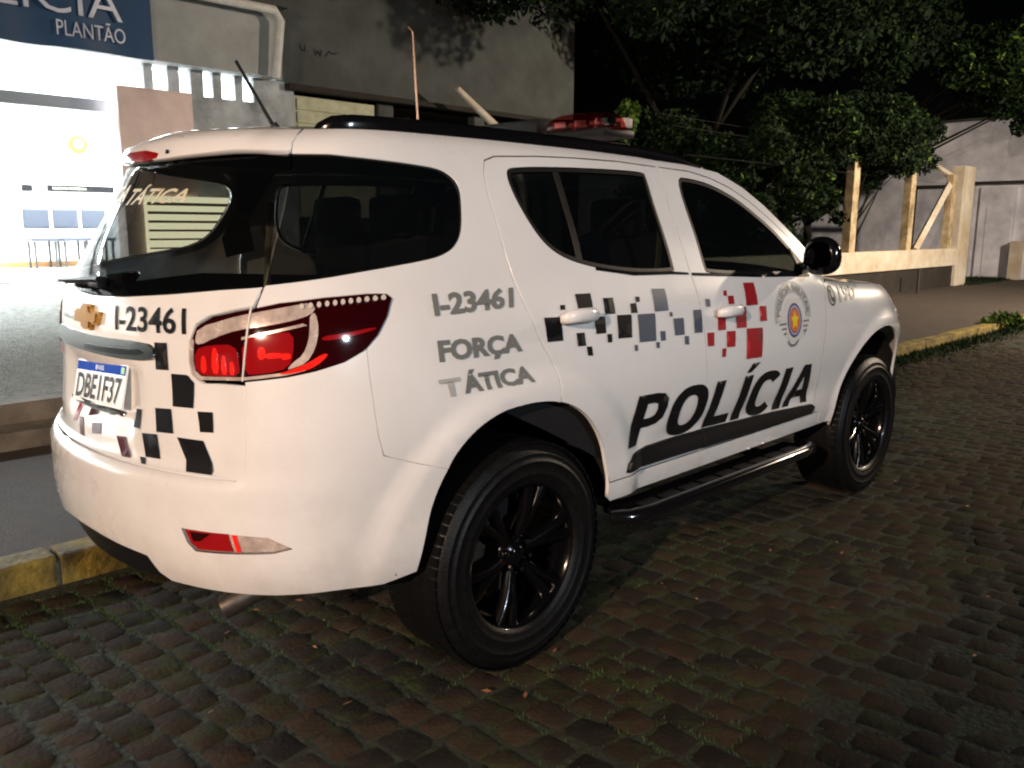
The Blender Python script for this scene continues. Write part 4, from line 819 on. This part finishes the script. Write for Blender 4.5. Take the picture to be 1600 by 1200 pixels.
for i in range(9): o = dp('shutter_slat', (6.54, 9.135, 1.66+.195*i), (7.96, 9.158, 1.82+.195*i), M['pale_green']); o.parent = wf; o.matrix_parent_inverse = Matrix()
for o in list(wf.children): o.location = (0, 0, 0)
b2('roof_of_station', (-14, 9.5, 7.2), (6.25, 16, 7.4), M['plaster_grey']).__setitem__('kind', 'structure')
pole = tubeo('leaning_pole', [(9.15, 8.4, 3.74), (10.05, 8.4, 3.20), (10.75, 8.4, 2.2), (10.85, 8.4, .72)], [.05, .075, .075, .07], M['cream']); top(pole, 'pale leaning pole sticking up in front of the dark building', 'pole')
# --- fence
fe = empty('fence', (17, 4.3, 0), 'low cream concrete fence with dark base, tall bent posts and barbed wire along the pavement', 'fence')
def fp(name, lo, hi, m, bev=0): o = b2(name, lo, hi, m, None, bev); o.parent = fe; o.matrix_parent_inverse = Matrix.Translation((-17, -4.3, 0)); return o
fp('base_wall', (10.0, 4.33, .0), (22.0, 4.50, .60), M['dark_wall']); fp('coping_beam', (10.0, 4.27, .60), (22.3, 4.52, 1.01), M['cream'], .012)
for xx, zt in ((15.55, 2.86), (18.45, 2.75), (21.0, 2.72)):
    fp('post', (xx, 4.31, 1.0), (xx+.26, 4.47, zt), M['post'], .01)
    bm = bmesh.new(); tube(bm, [(xx+.13, 4.39, zt-.06), (xx+.05, 4.62, zt+.12), (xx-.02, 4.95, zt+.34)], [.09, .08, .06], 6); o = bmo('post_arm', bm, M['cream'], fe); o.matrix_parent_inverse = Matrix.Translation((-17, -4.3, 0))
fp('end_pier', (21.55, 4.25, .1), (22.35, 4.55, 2.95), M['cream'], .015)
bm = bmesh.new(); tube(bm, [(19.2, 4.40, 1.0), (21.2, 4.40, 2.62)], .085, 4); o = bmo('brace', bm, M['cream'], fe); o.matrix_parent_inverse = Matrix.Translation((-17, -4.3, 0))
for z, dy in ((2.5, 0), (2.93, .28), (3.12, .52)):
    o = tubeo('wire', [(10, 4.39+dy, z), (21.3, 4.39+dy, z)], .004, M['dark_metal'], None, 4); o.parent = fe; o.matrix_parent_inverse = Matrix.Translation((-17, -4.3, 0))
# --- wall and gate closing the view on the right
ew = empty('white_wall', (26, 8, 0), 'pale plastered building wall behind the fence posts', 'wall')
def wp_(name, lo, hi, m): o = b2(name, lo, hi, m, None); o.parent = ew; o.matrix_parent_inverse = Matrix.Translation((-26, -8, 0)); return o
wp_('wall_face', (26, 3.0, 0), (26.3, 20, 4.45), M['plaster_white']); wp_('coping', (25.95, 3.0, 4.45), (26.35, 20, 4.52), M['plaster_grey'])
gt = empty('metal_gate', (25.93, 4.75, 0), 'pale sheet metal gate in the white wall at the right edge', 'gate')
def gp(name, lo, hi, m): o = b2(name, lo, hi, m, None); o.parent = gt; o.matrix_parent_inverse = Matrix.Translation((-25.93, -4.75, 0)); return o
gp('gate_panel', (25.92, 4.22, .14), (25.99, 5.15, 2.62), M['plaster_white']); gp('gate_rail', (25.88, 3.2, 2.70), (25.99, 5.5, 2.78), M['dark_metal']); gp('door_leaf', (25.90, 4.30, .16), (25.918, 4.95, 2.05), M['plaster_white'])
pr = b2('gate_pier', (25.6, 3.92, 0), (25.9, 4.20, 1.15), M['cream'], None, .01); top(pr, 'short cream concrete pier at the right edge beside the gate', 'pier')
sg = tubeo('sign_stake', [(18.3, 3.95, .10), (18.3, 3.95, .62)], .03, M['dark_metal'], None, 6); top(sg, 'thin dark stake standing before the end of the fence', 'stake')
fr_ = empty('wooden_frame', (23.5, 6.5, 0), 'dark timber frame standing behind the fence brace', 'frame')
for lo, hi in (((23.4, 6.0, .1), (23.5, 6.1, 2.5)), ((23.4, 4.9, .1), (23.5, 5.0, 2.5)), ((23.4, 4.9, 2.5), (23.5, 6.1, 2.6))):
    o = b2('timber', lo, hi, M['dark_wall']); o.parent = fr_; o.matrix_parent_inverse = Matrix.Translation((-23.5, -6.5, 0))
# --- vegetation
def leaf_mat(name, col):
    m = mat(name, col, .75, noise=.5, nscale=1.7, dark=tuple(c*.4 for c in col)); n = m.node_tree; b = n.nodes['Principled BSDF']
    b.inputs['Specular IOR Level'].default_value = .15; return m
LM = [leaf_mat('leaf_green', (.009, .027, .006)), leaf_mat('leaf_dark', (.006, .016, .006)), leaf_mat('leaf_light', (.075, .14, .02))]
def leaves(name, clumps, n, size, m, parent, sp=None, seed=1, droop=0.):
    r = np.random.default_rng(seed); C = np.array([c[:3] for c in clumps]); Rr = np.array([c[3] for c in clumps]); idx = r.choice(len(C), n, p=Rr**2/np.sum(Rr**2))
    d = r.normal(0, 1, (n, 3)); d /= np.linalg.norm(d, axis=1, keepdims=True); P = C[idx]+d*(Rr[idx]*r.uniform(.25, 1, n)**.5)[:, None]*[1, 1, .8]
    a = r.normal(0, 1, (n, 3)); a[:, 2] -= droop; a /= np.linalg.norm(a, axis=1, keepdims=True); b = np.cross(a, r.normal(0, 1, (n, 3))); b /= np.linalg.norm(b, axis=1, keepdims=True); c = np.cross(a, b)
    s = (size*r.uniform(.6, 1.35, n))[:, None]; V = np.stack([P-a*s, P+b*s*.42+c*s*.10, P+a*s, P-b*s*.42+c*s*.10], 1).reshape(-1, 3)
    F = np.arange(4*n).reshape(n, 4); me = bpy.data.meshes.new(name); me.vertices.add(4*n); me.vertices.foreach_set('co', V.ravel().astype(np.float32)); me.loops.add(4*n); me.loops.foreach_set('vertex_index', F.ravel().astype(np.int32))
    me.polygons.add(n); me.polygons.foreach_set('loop_start', (np.arange(n)*4).astype(np.int32)); me.polygons.foreach_set('loop_total', np.full(n, 4, np.int32))
    for mm in LM: me.materials.append(mm)
    me.polygons.foreach_set('material_index', r.choice(3, n, p=m).astype(np.int32)); me.update(); me.validate()
    o = bpy.data.objects.new(name, me); COL.objects.link(o); o.parent = parent; o['kind'] = 'stuff'; return o
def clumps(c, rad, n, r0, r1, seed):
    r = np.random.default_rng(seed); out = []
    for _ in range(n):
        d = r.normal(0, 1, 3); d /= np.linalg.norm(d); k = r.uniform(.35, 1)**.6; out.append((c[0]+d[0]*rad[0]*k, c[1]+d[1]*rad[1]*k, c[2]+d[2]*rad[2]*k, r.uniform(r0, r1)))
    return out
def tree(name, base, label, crown, seed, n, size, mix, trunk_r=.2, limbs=6, cat='tree', extra=()):
    t = empty(name, base, label, cat); bx, by, bz = base; cl = crown+list(extra); L = [(x-bx, y-by, z-bz, r) for x, y, z, r in cl]
    bm = bmesh.new(); r = np.random.default_rng(seed); top_ = max(l[2] for l in L)*.55
    tube(bm, [(0, 0, 0), (.05, .05, top_*.4), (-.05, .1, top_*.8)], [trunk_r, trunk_r*.75, trunk_r*.5], 9)
    for i in r.choice(len(L), min(limbs, len(L)), replace=False):
        e = Vector(L[i][:3]); s0 = Vector((-.02, .06, top_*r.uniform(.4, .8))); mid = s0.lerp(e, .5)+Vector((0, 0, .15)); tube(bm, [s0, mid, e], [trunk_r*.4, trunk_r*.25, trunk_r*.1], 6)
    bmo('trunk', bm, mat('bark', (.012, .010, .008), .9, noise=.4, bump=.5), t, True)
    leaves('crown', L, n, size, mix, t, seed=seed); return t
tree('shade_tree', (16.5, 8.5, 0), 'large dark tree whose canopy hangs over the dark building and the fence', clumps((15.5, 7.2, 6.6), (8.5, 3.6, 2.3), 90, .5, 1.2, 3), 3, 70000, .085, [.28, .71, .01], .2, 3)
tree('garden_bush', (14.3, 6.3, .1), 'dense green leafy bush behind the car roof, beside the pale wall', clumps((13.6, 6.3, 2.1), (1.9, 1.3, 1.9), 46, .3, .62, 5), 5, 42000, .062, [.70, .24, .06], .10, 12, 'bush', extra=clumps((15.6, 5.3, 3.1), (2.4, .8, .8), 22, .25, .55, 6)+clumps((13.4, 4.6, 2.2), (1.3, .5, 1.1), 26, .2, .45, 7)+clumps((14.4, 4.1, 3.0), (.7, .3, .5), 9, .12, .3, 17))
tree('light_green_shrub', (11.6, 6.6, .1), 'small light green shrub sprig above the red light bar', clumps((11.4, 6.6, 3.25), (.30, .3, .34), 7, .10, .2, 8), 8, 700, .06, [.1, 0, .9], .03, 3, 'shrub')
tree('creeper', (17.2, 4.9, .1), 'dark creeper hanging over the fence wires between the bent posts', clumps((17.3, 4.55, 3.35), (3.0, .6, .75), 60, .2, .5, 11)+clumps((16.6, 4.1, 2.95), (1.2, .25, .4), 14, .12, .3, 19)+clumps((15.5, 4.6, 2.3), (.25, .25, .9), 8, .1, .2, 14)+clumps((16.9, 4.6, 2.2), (.15, .2, .5), 4, .1, .16, 15), 11, 30000, .055, [.35, .6, .05], .05, 12, 'creeper')
tree('hanging_branch', (23.5, 9.0, 0), 'leafy branch hanging at the top right in front of the white wall', clumps((21.8, 3.7, 5.2), (1.6, 1.0, .9), 22, .3, .7, 21)+clumps((22.3, 3.4, 4.1), (.5, .4, .4), 6, .15, .35, 22), 21, 12000, .075, [.6, .34, .06], .16, 10)
tree('kerbside_shrub', (-5.2, -4.9, 0), 'added unseen shrub behind the camera that shades the cobbles', clumps((-5.0, -4.55, 2.1), (1.25, .75, .5), 40, .2, .4, 31), 31, 26000, .05, [.6, .4, 0], .08, 9, 'shrub')  # unseen shrub added to throw soft shade over the foreground cobbles
# grass and weeds in the joints and along the kerb
def blades(name, pts, h, m, seed, parent=None, label=None):
    r = np.random.default_rng(seed); n = len(pts); P = np.array(pts); a = r.uniform(0, 2*math.pi, n); hh = h*r.uniform(.5, 1.3, n); wv = np.stack([np.cos(a), np.sin(a), 0*a], 1)*(hh*.16)[:, None]; b = r.uniform(0, 2*math.pi, n)
    T = P+np.stack([np.cos(b)*hh*.6, np.sin(b)*hh*.6, hh], 1); V = np.stack([P-wv, P+wv, T], 1).reshape(-1, 3); F = np.arange(3*n).reshape(n, 3)
    return mk(name, V, F, m, parent, kind='stuff')
GM = mat('joint_moss', (.040, .080, .012), .8, noise=.6, nscale=6, dark=(.02, .035, .01))
pts = []
r = np.random.default_rng(4)
for i, (x, y, sy, sx, rz, dz) in enumerate(LAY):
    if vis((x, y)) is None or x > 7.5: continue
    dens = math.sin(x*1.7+1)*math.sin(y*2.3)+.5*math.sin(x*4.1+y*3)+(.7 if x < 1.4 else .1)
    n = int(max(0, dens)*r.integers(16, 80)*(1 if x < 4 else .5))
    for _ in range(n):
        if r.random() < .7: pts.append((x+.060+r.normal(0, .008), y+r.uniform(-.08, .08), -.006))
        else: pts.append((x+r.uniform(-.06, .06), y+.066*sy+r.normal(0, .006), -.006))
tag(blades('joint_grass', pts, .012, GM, 5), 'short green moss and grass growing in the cobble joints', 'grass', kind='stuff')
pts = [(r.uniform(5.5, 24), .86+r.normal(0, .10)-.06*abs(r.normal()), .0) for _ in range(9000)]+[(r.uniform(21.8, 26), r.uniform(4.0, 6.2), .1) for _ in range(3500)]
tag(blades('kerb_grass', pts, .06, LM[0], 6), 'low grass and weeds along the far kerb and below the wall', 'grass', kind='stuff')
kb = empty('kerb_weed', (13.2, .95, .1), 'bright green leafy weed growing on the yellow kerb beyond the car', 'plant'); leaves('foliage', [(0, 0, .06, .16), (.3, -.1, .03, .14), (-.3, .05, .02, .12)], 420, .05, [.2, 0, .8], kb, seed=9)
del kb.children[0]['kind']
# fallen leaves and twigs
V, F = [], []
for i in range(150):
    x, y = r.uniform(-.2, 6), r.uniform(-3, .8); a = r.uniform(0, 6.28); s = r.uniform(.008, .02); c, sn = math.cos(a)*s, math.sin(a)*s; z = .012; k = len(V)
    V += [(x-c, y-sn, z), (x+sn*.4, y-c*.4, z+.004), (x+c, y+sn, z+.003), (x-sn*.4, y+c*.4, z)]; F.append((k, k+1, k+2, k+3))
tag(mk('fallen_leaves', V, F, mat('dry_leaf', (.30, .13, .05), .7, noise=.5, nscale=3)), 'small dry orange leaves scattered on the cobbles', 'leaves', kind='stuff')
# --- the photographer, standing behind the camera with the phone held up; his shadow falls over the cobbles at the right
def skin_chain(name, J, E, R_, m, parent, loc=(0, 0, 0), lv=2, root=0):
    me = bpy.data.meshes.new(name); me.from_pydata(J, E, []); o = bpy.data.objects.new(name, me); COL.objects.link(o)
    o.modifiers.new('s', 'SKIN'); me = o.data
    for i, v in enumerate(me.skin_vertices[0].data): v.radius = (R_[i], R_[i]) if not isinstance(R_[i], tuple) else R_[i]; v.use_root = (i == root)
    sb = o.modifiers.new('u', 'SUBSURF'); sb.levels = lv; sb.render_levels = lv
    dg = bpy.context.evaluated_depsgraph_get(); m2 = bpy.data.meshes.new_from_object(o.evaluated_get(dg)); bpy.data.objects.remove(o)
    m2.materials.clear(); m2.materials.append(m); m2.polygons.foreach_set('use_smooth', [True]*len(m2.polygons)); o = bpy.data.objects.new(name, m2); COL.objects.link(o)
    o.parent = parent; o.location = loc; return o
ph = empty('person', (-1.22, -3.17, 0), 'person in dark clothes holding up a phone behind the camera', 'person')
ph.rotation_euler = (0, 0, YAW-math.pi/2)      # faces +y locally
cloth = mat('dark_clothes', (.02, .022, .03), .8); skn = mat('skin', (.40, .24, .17), .55); hair = mat('dark_hair', (.012, .009, .007), .6)
J = [(0,0,.95),(0,0,1.15),(0,-.01,1.36),(0,0,1.47),(.17,0,1.41),(.24,.08,1.17),(.10,.36,1.28),(-.17,0,1.41),(-.24,.08,1.17),(-.10,.36,1.28),(.10,0,.88),(.12,.02,.48),(.12,0,.09),(.13,.14,.04),(-.10,0,.88),(-.12,.02,.48),(-.13,0,.09),(-.14,.14,.04)]
E_ = [(0,1),(1,2),(2,3),(2,4),(4,5),(5,6),(2,7),(7,8),(8,9),(0,10),(10,11),(11,12),(12,13),(0,14),(14,15),(15,16),(16,17)]
Rr_ = [(.15,.11),(.15,.11),(.16,.11),.055,.075,.048,.030,.075,.048,.030,.095,.062,.045,.042,.095,.062,.045,.042]
skin_chain('body', J, E_, Rr_, cloth, ph)
bm = bmesh.new(); bmesh.ops.create_uvsphere(bm, u_segments=24, v_segments=18, radius=1)
for v in bm.verts:
    x, y, z = v.co; k = 1-.22*max(0, -z)**1.5; v.co = (x*.076*k, y*.098*k+.012*(1 if z < 0 else 0), z*.118); 
    if y > .93 and abs(x) < .3 and -.35 < z < .05: v.co.y += .018
hd = bmo('head', bm, skn, ph, True); hd.location = (0, .02, 1.62)
for s in (1, -1): e = boxo('ear', (s*.077, 0, .0), (.016, .03, .055), skn, hd, .006); boxo('eye', (s*.03, .092, .012), (.022, .01, .010), cloth, hd, .003)
boxo('mouth', (0, .092, -.062), (.045, .008, .008), cloth, hd, .002)
bm = bmesh.new(); bmesh.ops.create_uvsphere(bm, u_segments=24, v_segments=18, radius=1)
for v in bm.verts: x, y, z = v.co; v.co = (x*.084, y*.105-.012, z*.122+.012) if z > -.2 or y < .1 else (x*.06, y*.07-.02, z*.08)
bmo('hair', bm, hair, hd, True)
for s in (1, -1):
    skin_chain('hand', [(0,0,0),(0,.05,.04),(0,.075,.07)], [(0,1),(1,2)], [.026,.036,.030], skn, ph, (s*.10, .36, 1.28), 1)
    for k in range(4): f0 = Vector((s*(.125-.0), .43, 1.335+.02*k)); L_ = (.9, 1, .95, .75)[k]; skin_chain('finger', [f0[:], (s*.105, .462, 1.342+.02*k), (s*(.105-.040*L_), .468, 1.345+.02*k)], [(0,1),(1,2)], [.009,.0085,.008], skn, ph, (0, 0, 0), 1)
    skin_chain('thumb', [(s*.11, .41, 1.33), (s*.088, .432, 1.36), (s*.068, .436, 1.385)], [(0,1),(1,2)], [.012,.010,.009], skn, ph, (0, 0, 0), 1)
phn = boxo('smartphone', (0, 0, 0), (.150, .008, .074), M['black_gloss'], None, .003); phn.location = (-.845, -2.795, 1.455); phn.rotation_euler = (0, 0, YAW-math.pi/2); tag(phn, 'black smartphone held up sideways by the person', 'phone')
